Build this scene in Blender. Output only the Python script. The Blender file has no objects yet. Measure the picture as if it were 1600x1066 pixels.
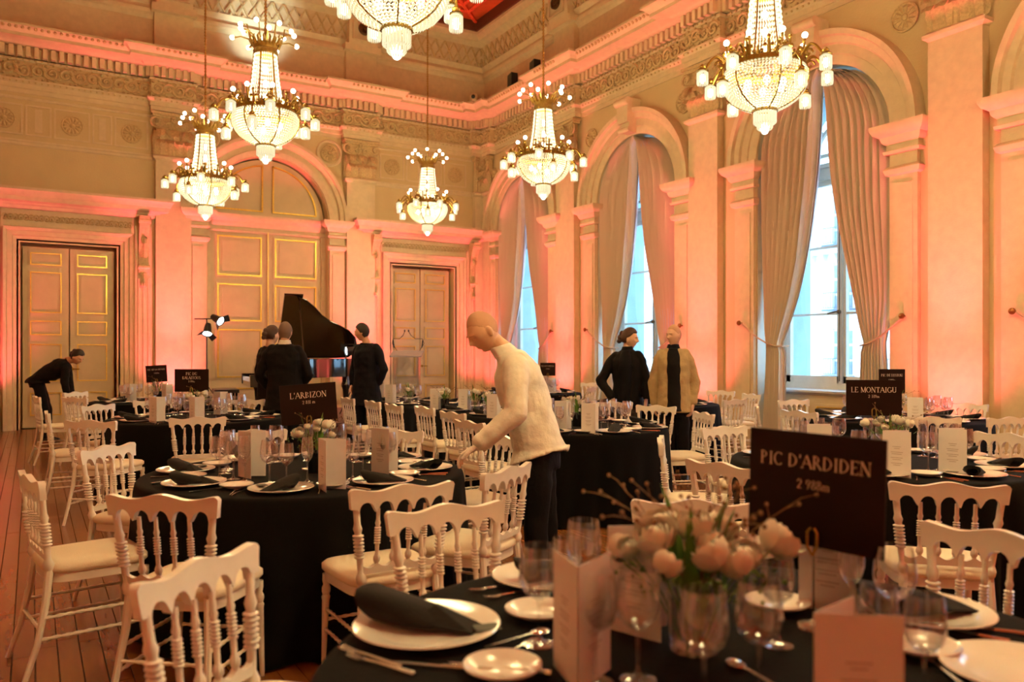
import bpy, bmesh, math, random
from mathutils import Vector, Matrix, noise
from math import sin, cos, pi, radians, sqrt, atan2, hypot
random.seed(7)
SC = bpy.context.scene
COL = SC.collection
# ---------------------------------------------------------------- camera
F, U0, HV, CH = 1249.0, 800.0, 553.0, 1.41        # focal length in pixels, centre column, horizon row, eye height
SY, CY = sin(radians(31)), cos(radians(31))
cd = bpy.data.cameras.new('camera'); cam = bpy.data.objects.new('camera', cd); COL.objects.link(cam)
cam.location = (0, 0, CH); cam.rotation_euler = (radians(90), 0, radians(-31))
cd.sensor_width = 36; cd.lens = F/1600*36; cd.shift_y = 20/1600; cd.clip_end = 300
cd.dof.use_dof = True; cd.dof.focus_distance = 6.0; cd.dof.aperture_fstop = 2.4
SC.camera = cam
# ---------------------------------------------------------------- colour management, world
SC.view_settings.view_transform = 'Standard'; SC.view_settings.look = 'None'
SC.view_settings.gamma = 1; SC.view_settings.use_curve_mapping = False
SC.view_settings.exposure = 0.24
SC.cycles.max_bounces = 7; SC.cycles.diffuse_bounces = 3; SC.cycles.glossy_bounces = 3
SC.cycles.transmission_bounces = 6; SC.cycles.transparent_max_bounces = 14
SC.cycles.sample_clamp_indirect = 4; SC.cycles.caustics_reflective = False; SC.cycles.caustics_refractive = False
SC.cycles.use_denoising = True
wd = bpy.data.worlds.new('world'); SC.world = wd; wd.use_nodes = True
bg = wd.node_tree.nodes['Background']; bg.inputs[0].default_value = (.55, .78, 1.0, 1); bg.inputs[1].default_value = 6.5
# ---------------------------------------------------------------- lights
WARM = (1.0, .79, .34)
CHAND = [(321, 283, 12.9), (415, 178, 10.0), (668, 320, 16.2), (849, 248, 12.2), (1195, 110, 7.84), (620, -35, 6.1)]  # column, ring row, depth
def W(lat, t, z=0.0): return Vector((t*SY+lat*CY, t*CY-lat*SY, z))
def PT(u, v, t): return W((u-U0)/F*t, t, CH+(HV-v)/F*t)
def PZ(u, v, z): t = (CH-z)*F/(v-HV); return W((u-U0)/F*t, t, z)
def light(name, kind, loc, energy, color, **kw):
    d = bpy.data.lights.new(name, kind); d.energy = energy; d.color = color
    o = bpy.data.objects.new(name, d); COL.objects.link(o); o.location = loc
    for k, x in kw.items(): setattr(d, k, x)
    return o
CHP = [PT(*c) for c in CHAND]+[Vector((2.3, 1.6, 4.3)), Vector((6.6, 1.4, 4.3))]   # the last two are added unseen above the camera to light the foreground
for i_, p in enumerate(CHP):
    light('chandelier_light', 'POINT', p+Vector((0, 0, -.2)), (240 if i_ < 6 else 700), WARM, shadow_soft_size=.33)  # the added unseen pair is stronger, to brighten the foreground
    light('chandelier_light', 'POINT', p+Vector((0, 0, .85)), 24, WARM, shadow_soft_size=.33)
BW, RW = 17.3, 9.6                                  # back wall (y), window wall (x)
PILX = [-1.35, 2.43, 6.35, 9.95]; PILY = [1.45, 5.47, 9.66, 13.63]
WINY = [3.45, 7.5, 11.55, 15.5]
CORAL = (1.0, .10, .155)
def uplight(x, y, dx, dy, e=58, col=CORAL):
    o = light('uplight_beam', 'SPOT', (x, y, .25), e*(3.8 if x > 0 else .8), col, spot_size=radians(46), spot_blend=1.0, shadow_soft_size=.06)
    o.rotation_euler = Vector((dx*1.25, dy*1.25, 5.6)).to_track_quat('-Z', 'Y').to_euler()
    o = light('uplight', 'SPOT', (x, y, .25), e, col, spot_size=radians(84), spot_blend=1.0, shadow_soft_size=.06)
    o.rotation_euler = Vector((dx, dy, 1.5)).to_track_quat('-Z', 'Y').to_euler()
UPL = []
for x in (2.43, 6.35): UPL.append((x, BW-.95, 0, .75, 330))
for y in (13.63, 9.66, 5.47, 1.45): UPL.append((RW-.95, y, .75, 0, 300))
UPL += [(RW-.8, BW-.9, .5, .45, 230), (-.75, BW-.8, 0, .5, 300), (4.3, BW-1.0, 0, .3, 90)]
for y in (13.6, 9.6, 5.5, 1.4): UPL.append((-1.0, y, -.5, 0, 240))            # added coral fill along the left wall, outside the frame
for x in (0.6, 4.4, 8.0): UPL.append((x, -3.2, 0, -.6, 560))                  # added coral fill for the foreground, at the wall behind the camera
for a in UPL: uplight(a[0], a[1], a[2], a[3], e=a[4])
o = light('stage_wash', 'SPOT', (4.0, BW-1.2, 7.0), 170, (.75, 1, .95), spot_size=radians(60), spot_blend=1, shadow_soft_size=.1)
o.rotation_euler = Vector((.1, 1.3, 1.5)).to_track_quat('-Z', 'Y').to_euler()
for y in WINY:
    o = light('window_portal', 'AREA', (RW+.9, y, 3.2), 1, (1, 1, 1), shape='RECTANGLE', size=2.3, size_y=4.9)
    o.rotation_euler = (0, radians(90), 0); o.data.size = 4.9; o.data.size_y = 2.3; o.data.cycles.is_portal = True

# ---------------------------------------------------------------- materials
def srgb(r, g, b):
    f = lambda c: (c/255/12.92) if c/255 <= .04045 else ((c/255+.055)/1.055)**2.4
    return (f(r), f(g), f(b))
MATS = {}
def mat(name, col, rough=.5, metal=0.0, vary=.06, scale=6.0, bump=0.0, bscale=40.0, emit=None, estr=0.0, trans=0.0, spec=None, coat=0.0, sheen=0.0, stretch=None, alpha=None):
    if name in MATS: return MATS[name]
    m = bpy.data.materials.new(name); m.use_nodes = True; nt = m.node_tree; b = nt.nodes['Principled BSDF']
    tc = nt.nodes.new('ShaderNodeTexCoord'); src = tc.outputs['Object']
    if stretch:
        mp = nt.nodes.new('ShaderNodeMapping'); mp.inputs['Scale'].default_value = stretch; nt.links.new(src, mp.inputs[0]); src = mp.outputs[0]
    n = nt.nodes.new('ShaderNodeTexNoise'); n.inputs['Scale'].default_value = scale; n.inputs['Detail'].default_value = 4; nt.links.new(src, n.inputs['Vector'])
    r = nt.nodes.new('ShaderNodeValToRGB'); nt.links.new(n.outputs[0], r.inputs[0])
    r.color_ramp.elements[0].position = .3; r.color_ramp.elements[1].position = .7
    r.color_ramp.elements[0].color = (*[max(0, c*(1-vary)) for c in col], 1); r.color_ramp.elements[1].color = (*[min(1, c*(1+vary)) for c in col], 1)
    nt.links.new(r.outputs[0], b.inputs['Base Color'])
    b.inputs['Roughness'].default_value = rough; b.inputs['Metallic'].default_value = metal
    if spec is not None: b.inputs['Specular IOR Level'].default_value = spec
    if coat: b.inputs['Coat Weight'].default_value = coat; b.inputs['Coat Roughness'].default_value = .08
    if sheen: b.inputs['Sheen Weight'].default_value = sheen
    if trans: b.inputs['Transmission Weight'].default_value = trans
    if alpha is not None: b.inputs['Alpha'].default_value = alpha
    if emit: b.inputs['Emission Color'].default_value = (*emit, 1); b.inputs['Emission Strength'].default_value = estr
    if bump:
        n2 = nt.nodes.new('ShaderNodeTexNoise'); n2.inputs['Scale'].default_value = bscale; n2.inputs['Detail'].default_value = 3; nt.links.new(src, n2.inputs['Vector'])
        bp = nt.nodes.new('ShaderNodeBump'); bp.inputs['Strength'].default_value = bump; bp.inputs['Distance'].default_value = .02
        nt.links.new(n2.outputs[0], bp.inputs['Height']); nt.links.new(bp.outputs[0], b.inputs['Normal'])
    MATS[name] = m; return m
def thin_glass(name, tint=(1, 1, 1), refl=.2, rough=.02):
    m = bpy.data.materials.new(name); m.use_nodes = True; nt = m.node_tree; nt.nodes.remove(nt.nodes['Principled BSDF'])
    out = nt.nodes['Material Output']; tr = nt.nodes.new('ShaderNodeBsdfTransparent'); gl = nt.nodes.new('ShaderNodeBsdfGlossy')
    nz = nt.nodes.new('ShaderNodeTexNoise'); nz.inputs['Scale'].default_value = 3
    rmp = nt.nodes.new('ShaderNodeMapRange'); rmp.inputs['To Min'].default_value = .97; rmp.inputs['To Max'].default_value = 1.0; nt.links.new(nz.outputs[0], rmp.inputs[0])
    mc = nt.nodes.new('ShaderNodeVectorMath'); mc.operation = 'SCALE'; mc.inputs[0].default_value = tint; nt.links.new(rmp.outputs[0], mc.inputs['Scale'])
    nt.links.new(mc.outputs[0], tr.inputs[0])
    gl.inputs['Roughness'].default_value = rough; gl.inputs[0].default_value = (1, 1, 1, 1)
    lw = nt.nodes.new('ShaderNodeLayerWeight'); lw.inputs[0].default_value = refl+.08
    mr = nt.nodes.new('ShaderNodeMapRange'); mr.inputs['To Min'].default_value = refl*.4; mr.inputs['To Max'].default_value = .7
    nt.links.new(lw.outputs['Facing'], mr.inputs[0])
    mx = nt.nodes.new('ShaderNodeMixShader'); nt.links.new(mr.outputs[0], mx.inputs[0]); nt.links.new(tr.outputs[0], mx.inputs[1]); nt.links.new(gl.outputs[0], mx.inputs[2])
    nt.links.new(mx.outputs[0], out.inputs[0]); MATS[name] = m; return m
M_WALL = mat('cream_plaster', (.64, .49, .27), .75, vary=.04, scale=2, bump=.15, bscale=30)
M_TRIM = mat('cream_stucco', (.69, .54, .34), .6, vary=.06, scale=9, bump=.12, bscale=60)
M_RELIEF = mat('carved_stucco', (.60, .44, .23), .7, vary=.15, scale=30, bump=.4, bscale=90)
M_DOOR = mat('cream_door_paint', (.64, .50, .30), .4, vary=.05, scale=4, bump=.05)
M_GILT = mat('gilding', (.95, .62, .12), .28, .75, vary=.15, scale=40)
M_BRASS = mat('brass', (.36, .23, .05), .38, .85, vary=.2, scale=50)
M_CEIL = mat('red_ceiling', (.46, .085, .014), .5, vary=.25, scale=2, bump=.1)
M_CREAMCEIL = mat('cream_ceiling', (.6, .47, .28), .7, vary=.06, scale=2)
M_WHITE = mat('white_lacquer', (.86, .80, .72), .33, vary=.03, scale=12, coat=.3)
M_CUSH = mat('cream_seat_fabric', (.82, .72, .56), .8, vary=.04, bump=.2, bscale=200)
M_BLACKCLOTH = mat('black_tablecloth', (.0035, .003, .003), .95, vary=.2, scale=5, bump=.15, bscale=120, sheen=.01, spec=.12)
M_NAPKIN = mat('charcoal_napkin', (.007, .006, .0055), .9, vary=.2, scale=30, bump=.3, bscale=250, sheen=.05, spec=.25)
M_CHINA = mat('white_china', (.86, .82, .76), .15, vary=.015, coat=.5)
M_STEEL = mat('steel_cutlery', (.75, .73, .70), .16, 1, vary=.05)
M_CARD = mat('white_card', (.84, .80, .78), .6, vary=.02, scale=20)
M_INK = mat('grey_ink', (.5, .42, .4), .7)
M_BOARD = mat('dark_brown_board', (.013, .004, .002), .6, vary=.15, scale=4, spec=.15)
M_LETTER = mat('cream_lettering', (.85, .72, .62), .5)
M_GLASS = thin_glass('clear_glass')
M_PANE = thin_glass('window_glass', (.80, .94, 1.0), .12)
M_GREEN = mat('leaf_green', (.10, .22, .03), .5, vary=.3, scale=15)
M_STEM = mat('twig_brown', (.22, .12, .05), .7, vary=.2)
M_ROSE = mat('white_petals', (.90, .86, .72), .6, vary=.06, scale=30)
M_BLACKGLASS = mat('black_glass_vase', (.01, .01, .012), .06, coat=.6)
M_CURTAIN = mat('pale_pink_silk', (.80, .65, .50), .5, vary=.05, scale=3, bump=.12, bscale=15, sheen=.4, stretch=(1, 1, .1))
M_LINING = mat('curtain_lining', (.82, .78, .80), .7)
M_WINDOW = mat('window_paint', (.62, .60, .52), .45, vary=.06)
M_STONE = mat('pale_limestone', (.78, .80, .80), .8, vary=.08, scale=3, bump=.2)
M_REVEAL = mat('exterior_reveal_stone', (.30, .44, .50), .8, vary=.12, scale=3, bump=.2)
M_DARKWIN = mat('dark_window', (.18, .25, .33), .2, vary=.2)
M_IRON = mat('iron_railing', (.10, .13, .17), .5, .3)
M_BLACK = mat('black_plastic', (.012, .012, .013), .4, vary=.2)
M_BULB = mat('lamp_globe', (1, .95, .85), .3, emit=(1, .90, .70), estr=8)
M_CHAIN = mat('aged_brass_chain', (.45, .26, .07), .4, .8, vary=.3, scale=60)
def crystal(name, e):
    """cut glass with the glow of its lamps put in as emission: bright where seen face on, amber at the edges of each bead"""
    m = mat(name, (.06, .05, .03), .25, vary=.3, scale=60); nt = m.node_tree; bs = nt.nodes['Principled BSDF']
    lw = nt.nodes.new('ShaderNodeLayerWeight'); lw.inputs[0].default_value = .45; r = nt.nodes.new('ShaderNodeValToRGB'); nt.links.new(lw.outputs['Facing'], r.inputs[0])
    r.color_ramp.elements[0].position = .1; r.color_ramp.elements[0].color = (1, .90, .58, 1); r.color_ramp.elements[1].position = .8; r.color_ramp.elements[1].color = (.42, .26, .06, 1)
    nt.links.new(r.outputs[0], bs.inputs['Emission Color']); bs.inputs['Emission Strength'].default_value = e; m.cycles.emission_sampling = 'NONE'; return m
M_CRY = crystal('emissive_crystal_beads', .85)  # lamp light in the glass is set as the material's own emission
M_CRYT = crystal('emissive_crystal_strands', 1.9)

# ---------------------------------------------------------------- mesh helpers
class MB:
    def __init__(s): s.v = []; s.f = []
    def add(s, vs, fs):
        o = len(s.v); s.v += [tuple(p) for p in vs]; s.f += [tuple(i+o for i in f) for f in fs]; return s
    def box(s, x0, x1, y0, y1, z0, z1, fn=None):
        vs = [(x, y, z) for z in (z0, z1) for y in (y0, y1) for x in (x0, x1)]
        if fn: vs = [fn(*p) for p in vs]
        return s.add(vs, [(0, 2, 3, 1), (4, 5, 7, 6), (0, 1, 5, 4), (2, 6, 7, 3), (0, 4, 6, 2), (1, 3, 7, 5)])
    def lathe(s, prof, seg=16, c=(0, 0, 0), fn=None, cap=False, sx=1, sy=1):
        vs = []; fs = []; n = len(prof)
        for i in range(seg):
            a = 2*pi*i/seg
            for r, z in prof: vs.append((c[0]+r*cos(a)*sx, c[1]+r*sin(a)*sy, c[2]+z))
        for i in range(seg):
            j = (i+1) % seg
            for k in range(n-1): fs.append((i*n+k, j*n+k, j*n+k+1, i*n+k+1))
        if cap: fs += [tuple(i*n for i in range(seg))[::-1], tuple(i*n+n-1 for i in range(seg))]
        if fn: vs = [fn(*p) for p in vs]
        return s.add(vs, fs)
    def tube(s, pts, rad, seg=8, cap=True, flat=1.0):
        pts = [Vector(p) for p in pts]; n = len(pts)
        if not hasattr(rad, '__len__'): rad = [rad]*n
        vs = []; fs = []; up = None
        for i, p in enumerate(pts):
            d = (pts[min(i+1, n-1)]-pts[max(i-1, 0)])
            if d.length < 1e-9: d = Vector((0, 0, 1))
            d.normalize()
            if up is None: up = d.orthogonal().normalized()
            else:
                up = up-d*up.dot(d)
                up = up.normalized() if up.length > 1e-6 else d.orthogonal().normalized()
            w = d.cross(up)
            for k in range(seg):
                a = 2*pi*k/seg; vs.append(p+(up*cos(a)+w*sin(a)*flat)*rad[i])
        for i in range(n-1):
            for k in range(seg):
                l = (k+1) % seg; fs.append((i*seg+k, i*seg+l, (i+1)*seg+l, (i+1)*seg+k))
        if cap: fs += [tuple(range(seg))[::-1], tuple((n-1)*seg+k for k in range(seg))]
        return s.add(vs, fs)
    def ball(s, c, r, seg=10, rings=6, sc=(1, 1, 1)):
        prof = [(r*sin(pi*k/rings), -r*cos(pi*k/rings)) for k in range(rings+1)]
        vs = []; fs = []; n = rings+1
        for i in range(seg):
            a = 2*pi*i/seg
            for q, z in prof: vs.append((c[0]+q*cos(a)*sc[0], c[1]+q*sin(a)*sc[1], c[2]+z*sc[2]))
        for i in range(seg):
            j = (i+1) % seg
            for k in range(rings): fs.append((i*n+k, j*n+k, j*n+k+1, i*n+k+1))
        return s.add(vs, fs)
    def octa(s, c, r, h=None):
        h = h or r; x, y, z = c
        return s.add([(x+r, y, z), (x, y+r, z), (x-r, y, z), (x, y-r, z), (x, y, z+h), (x, y, z-h)],
                     [(0, 1, 4), (1, 2, 4), (2, 3, 4), (3, 0, 4), (1, 0, 5), (2, 1, 5), (3, 2, 5), (0, 3, 5)])
    def prism(s, poly, d0, d1, fn):                  # polygon in (a, b), extruded over d; fn(a, b, d) -> xyz
        n = len(poly)
        return s.add([fn(a, b, d0) for a, b in poly]+[fn(a, b, d1) for a, b in poly],
                     [tuple(range(n)), tuple(range(2*n-1, n-1, -1))]+[(i, (i+1) % n, n+(i+1) % n, n+i) for i in range(n)])
    def mesh(s, name, m, smooth=40):
        me = bpy.data.meshes.new(name); me.from_pydata(s.v, [], s.f); me.validate(); me.update()
        me.materials.append(m)
        if smooth:
            me.polygons.foreach_set('use_smooth', [True]*len(me.polygons))
            me.set_sharp_from_angle(angle=radians(smooth))
        return me
    def build(s, name, m, parent=None, smooth=40, **props):
        o = bpy.data.objects.new(name, s.mesh(name, m, smooth)); COL.objects.link(o)
        if parent: o.parent = parent
        for k, x in props.items(): o[k] = x
        return o
def put(name, me, parent=None, loc=(0, 0, 0), rz=0.0, **props):
    o = bpy.data.objects.new(name, me); COL.objects.link(o)
    if parent: o.parent = parent
    o.location = loc; o.rotation_euler = (0, 0, rz)
    for k, x in props.items(): o[k] = x
    return o
def thing(name, label, cat, loc=(0, 0, 0), rz=0.0, group=None):
    o = bpy.data.objects.new(name, None); COL.objects.link(o); o.location = loc; o.rotation_euler = (0, 0, rz)
    o.empty_display_size = .1
    tag(o, label, cat, group); return o
def tag(o, label, cat, group=None):
    o['label'] = label; o['category'] = cat
    if group: o['group'] = group
    return o
def struct(name, label=None):
    o = bpy.data.objects.new(name, None); COL.objects.link(o); o['kind'] = 'structure'
    if label: o['label'] = label
    return o
def dup(root, loc, rz, label=None, group=None, scale=None):
    r = root.copy(); COL.objects.link(r); r.location = loc; r.rotation_euler = (0, 0, rz)
    if label: r['label'] = label
    if group: r['group'] = group
    if scale: r.scale = (scale,)*3
    for ch in KIDS(root):
        c = ch.copy(); COL.objects.link(c); c.parent = r
        for g in KIDS(ch):
            d = g.copy(); COL.objects.link(d); d.parent = c
    return r
_kids = {}
def KIDS(o):
    if o.name not in _kids: _kids[o.name] = [c for c in bpy.data.objects if c.parent == o]
    return _kids[o.name]
# ================================================================ ROOM
def wb(s_, z, d): return (s_, BW-d, z)                # back wall: s along x, d out of the wall
def wr(s_, z, d): return (RW-d, s_, z)                # window wall: s along y
def wbox(mb, fn, s0, s1, z0, z1, d0, d1): return mb.box(s0, s1, z0, z1, d0, d1, fn=lambda a, b, c: fn(a, b, c))
def run(mb, plan, prof, closed=False):
    """extrude a moulding profile (out, z) along a plan of xy points; outward is to the right of travel"""
    n = len(plan); rings = []
    for i in range(n):
        P = Vector(plan[i]); ns = []
        if i > 0: d = (P-Vector(plan[i-1])).normalized(); ns.append(Vector((d.y, -d.x)))
        if i < n-1: d = (Vector(plan[i+1])-P).normalized(); ns.append(Vector((d.y, -d.x)))
        nn = ns[0] if len(ns) == 1 or (ns[0]-ns[1]).length < 1e-4 else ns[0]+ns[1]
        rings.append([(P.x+nn.x*o, P.y+nn.y*o, z) for o, z in prof])
    m = len(prof); vs = [p for r in rings for p in r]
    fs = [(i*m+k, i*m+k+1, (i+1)*m+k+1, (i+1)*m+k) for i in range(n-1) for k in range(m-1)]
    fs += [tuple(range(m)), tuple(range((n-1)*m, n*m))[::-1]]
    return mb.add(vs, fs)
def wplan(fn, pts): return [fn(s_, 0, d)[:2] for s_, d in pts]
ZT = 9.35
# ---- floor: planks
floor = struct('floor', 'red brown wooden plank floor')
M_SUB = mat('dark_subfloor', (.09, .035, .014), .9)
MB().box(-1.9, RW+.5, -4.3, BW+.45, -.12, -.022).build('subfloor', M_SUB, floor)
WOODS = [mat('oak_plank_%d' % i, c, .27, vary=.28, scale=9, bump=.12, bscale=25, stretch=(1, .12, 1), coat=.25) for i, c in
         enumerate([(.24, .088, .024), (.20, .072, .019), (.27, .102, .028), (.22, .08, .022)])]
PW, PL = .092, 1.15
plank_me = []
for m in WOODS:
    e = .0016
    mb = MB(); x1, y1 = PW-e, PL-e
    mb.add([(e, e, -.02), (x1, e, -.02), (x1, y1, -.02), (e, y1, -.02), (e, e, -.002), (x1, e, -.002), (x1, y1, -.002), (e, y1, -.002),
            (e+.002, e+.002, 0), (x1-.002, e+.002, 0), (x1-.002, y1-.002, 0), (e+.002, y1-.002, 0)],
           [(0, 1, 5, 4), (1, 2, 6, 5), (2, 3, 7, 6), (3, 0, 4, 7), (4, 5, 9, 8), (5, 6, 10, 9), (6, 7, 11, 10), (7, 4, 8, 11), (8, 9, 10, 11)])
    plank_me.append(mb.mesh('plank', m, 0))
planks = []
rest = [MB() for _ in WOODS]
nx = int(11.3/PW)
for i in range(nx):
    x = -1.55+i*PW; y = -4+random.random()*PL
    while y < BW:
        k = random.randrange(4); planks.append((x, y, k)); y += PL
def pscore(p):
    x, y = p[0]+PW/2, p[1]+PL/2; t = x*SY+y*CY; lat = x*CY-y*SY
    if t < 2: return 1e9
    u = U0+lat/t*F; v = HV+CH*F/t
    return t if (-40 < u < 260 and v < 1120) else t+1000
planks.sort(key=pscore)
for x, y, k in planks[:285]:
    put('plank', plank_me[k], floor, (x, y, random.uniform(-.0008, .0008)))
for x, y, k in planks[285:]:
    e = .0016; rest[k].add([(x+e, y+e, -.001), (x+PW-e, y+e, -.001), (x+PW-e, y+PL-e, -.001), (x+e, y+PL-e, -.001), (x+e, y+e, -.02), (x+PW-e, y+e, -.02), (x+PW-e, y+PL-e, -.02), (x+e, y+PL-e, -.02)],
                         [(0, 1, 2, 3), (0, 4, 5, 1), (1, 5, 6, 2), (2, 6, 7, 3), (3, 7, 4, 0)])
for k in range(4): rest[k].build('planks_beyond', WOODS[k], floor, 0, kind='stuff')
# ---- walls with openings
def wall_arch_fill(mb, fn, c, r, zs, ztop, half, d=0, seg=28):
    """area between an arc (centre c, radius r, springing zs) and a rectangle up to ztop, half width half"""
    pts = [(c+r*cos(pi*i/seg), zs+r*sin(pi*i/seg)) for i in range(seg+1)]
    outs = []
    for a, b in pts:
        ang = atan2(b-zs, a-c); k = min(half/max(abs(cos(ang)), 1e-6), (ztop-zs)/max(sin(ang), 1e-6)); outs.append((c+k*cos(ang), zs+k*sin(ang)))
    # insert corners
    vs = [fn(a, b, d) for a, b in pts]+[fn(a, b, d) for a, b in outs]; n = seg+1; fs = [(i, i+1, n+i+1, n+i) for i in range(seg)]
    mb.add(vs, fs)
    for sgn in (1, -1):
        ca = (c+sgn*half, ztop)
        for i in range(seg):
            a, b = outs[i], outs[i+1]
            if abs(abs(a[0]-c)-half) < 1e-6 and abs(b[1]-ztop) < 1e-6 and (a[0]-c)*sgn > 0 or abs(abs(b[0]-c)-half) < 1e-6 and abs(a[1]-ztop) < 1e-6 and (b[0]-c)*sgn > 0:
                mb.add([fn(*a, d), fn(*b, d), fn(*ca, d)], [(0, 1, 2)])
def rect(mb, fn, s0, s1, z0, z1, d=0): mb.add([fn(s0, z0, d), fn(s1, z0, d), fn(s1, z1, d), fn(s0, z1, d)], [(0, 1, 2, 3)])
def band(mb, fn, c, zs, prof, a0=0, a1=pi, seg=36):
    """archivolt: profile of (radius, out)"""
    m = len(prof); vs = []; fs = []
    for i in range(seg+1):
        a = a0+(a1-a0)*i/seg
        for r, d in prof: vs.append(fn(c+r*cos(a), zs+r*sin(a), d))
    for i in range(seg):
        for k in range(m-1): fs.append((i*m+k, i*m+k+1, (i+1)*m+k+1, (i+1)*m+k))
    return mb.add(vs, fs)
SPR = 4.35
wall_b = struct('wall_back', 'cream panelled end wall with three doorways')
mb = MB()
DX = [(.62, .83, 3.50), (7.96, .83, 3.50)]            # side doors: centre, half width, top
AX, AR = 4.36, 1.27                                    # arched doorway
rect(mb, wb, -1.6, .62-.83, 0, ZT); rect(mb, wb, .62-.83, .62+.83, 3.5, ZT); rect(mb, wb, .62+.83, AX-1.9, 0, ZT)
rect(mb, wb, AX-1.9, AX-AR, 0, SPR); rect(mb, wb, AX+AR, AX+1.9, 0, SPR); wall_arch_fill(mb, wb, AX, AR, SPR, ZT, 1.9)
rect(mb, wb, AX+1.9, 7.96-.83, 0, ZT); rect(mb, wb, 7.96-.83, 7.96+.83, 3.5, ZT); rect(mb, wb, 7.96+.83, 10.2, 0, ZT)
for c, h, zt in DX:
    for s_ in (c-h, c+h): mb.add([wb(s_, 0, 0), wb(s_, zt, 0), wb(s_, zt, -.4), wb(s_, 0, -.4)], [(0, 1, 2, 3)])
    mb.add([wb(c-h, zt, 0), wb(c+h, zt, 0), wb(c+h, zt, -.4), wb(c-h, zt, -.4)], [(0, 1, 2, 3)])
for s_ in (AX-AR, AX+AR): mb.add([wb(s_, 0, 0), wb(s_, SPR, 0), wb(s_, SPR, -.35), wb(s_, 0, -.35)], [(0, 1, 2, 3)])
band(mb, wb, AX, SPR, [(AR, 0), (AR, -.35)])
mb.build('plaster', M_WALL, wall_b, 0)
# arch moulding
mb = MB(); band(mb, wb, AX, SPR, [(AR+.02, 0), (AR+.02, .05), (AR+.12, .07), (AR+.13, .03), (AR+.24, .03), (AR+.26, .09), (AR+.33, .11), (AR+.35, .15), (AR+.42, .15), (AR+.43, 0)])
mb.build('arch_moulding', M_TRIM, wall_b)
# key block
mb = MB(); mb.prism([(AX-.13, SPR+AR+.02), (AX+.13, SPR+AR+.02), (AX+.19, SPR+AR+.52), (AX-.19, SPR+AR+.52)], 0, .24, wb); mb.build('keystone', M_TRIM, wall_b)
# imposts with small pilasters beside the arch
IMP = [(0, 3.98), (.05, 3.98), (.06, 4.02), (.03, 4.03), (.03, 4.10), (.07, 4.14), (.09, 4.2), (.15, 4.24), (.18, 4.30), (.18, 4.35), (0, 4.35)]
def side_pilaster(fn, s0, s1, parent, flip=1):
    mb = MB(); wbox(mb, fn, s0, s1, 0, 3.72, 0, .07); wbox(mb, fn, s0+.06, s1-.06, .3, 3.6, .07, .085)
    wbox(mb, fn, s0-.02, s1+.02, 0, .28, 0, .1)
    run(mb, wplan(fn, [(s0, 0), (s0, .07), (s1, .07), (s1, 0)][::flip]), [(0, 3.70), (.04, 3.72), (.06, 3.78), (.03, 3.82), (0, 3.83)])
    run(mb, wplan(fn, [(s0, 0), (s0, .07), (s1, .07), (s1, 0)][::flip]), IMP)
    wbox(mb, fn, s0, s1, 3.8, 4.33, 0, .07)
    mb.build('side_pilaster', M_TRIM, parent, 35)
side_pilaster(wb, AX-AR-.36, AX-AR-.02, wall_b); side_pilaster(wb, AX+AR+.02, AX+AR+.36, wall_b)
mb = MB(); run(mb, wplan(wb, [(AX-AR, -.2), (AX+AR, -.2)]), IMP); wbox(mb, wb, AX-AR, AX+AR, 4.0, 4.34, -.3, -.2); mb.build('transom_cornice', M_TRIM, wall_b, 35)
# string courses
for a, b in ((-1.6, 2.1), (2.76, AX-1.35-.1), (AX+1.4, 6.0), (6.7, 9.4)):
    pass
mb = MB()
for a, b in ((-1.6, 2.1), (6.7, 9.55)):
    run(mb, wplan(wb, [(a, 0), (b, 0)]), [(0, 5.25), (.025, 5.27), (.03, 5.31), (.05, 5.33), (.05, 5.36), (0, 5.37)])
    run(mb, wplan(wb, [(a, 0), (b, 0)]), [(0, 6.10), (.02, 6.11), (.03, 6.14), (0, 6.16)])
mb.build('string_course', M_TRIM, wall_b, 35)
# rosettes and panels
def rosette_mesh(R=.19):
    mb = MB(); mb.lathe([(R, 0), (R, .03), (R-.02, .035), (R-.03, .015), (0, .012)], 24, fn=lambda x, y, z: (x, -z, y))
    for i in range(12):
        a = 2*pi*i/12; q = [(R*.25, 0), (R*.5, -.028), (R*.8, -.03), (R*.84, 0), (R*.8, .03), (R*.5, .028)]
        c = ((R*.6)*cos(a), -.045, (R*.6)*sin(a))
        pts = [(x*cos(a)-y*sin(a), x*sin(a)+y*cos(a)) for x, y in q]
        mb.add([(x, -.015, z) for x, z in pts]+[c], [(k, (k+1) % 6, 6) for k in range(6)])
    mb.ball((0, -.02, 0), R*.24, 10, 6, (1, .8, 1)); return mb.mesh('rosette', M_RELIEF, 30)
ROS = rosette_mesh()
def panel_frame(mb, fn, s0, s1, z0, z1, w=.03, d=.02, d0=0.0):
    for a, b, c, e in ((s0, s1, z0, z0+w), (s0, s1, z1-w, z1), (s0, s0+w, z0+w, z1-w), (s1-w, s1, z0+w, z1-w)):
        wbox(mb, fn, a, b, c, e, d0, d0+d)
ros = [-.44, .66, 1.68, 7.15, 8.78]
mb = MB()
for x in ros:
    put('rosette', ROS, wall_b, (x, BW-.005, 5.73)); panel_frame(mb, wb, x-.3, x+.3, 5.45, 6.02)
for x0, x1 in ((-.1, .32), (1.0, 1.34), (7.5, 8.42)):
    panel_frame(mb, wb, x0, x1, 5.45, 6.02)
    if x1-x0 > .5:
        panel_frame(mb, wb, x0+.3, x1-.3, 5.5, 5.97)
    else: wbox(mb, wb, (x0+x1)/2-.06, (x0+x1)/2+.06, 5.52, 5.95, 0, .02)
mb.build('panel_moulding', M_TRIM, wall_b)
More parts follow.
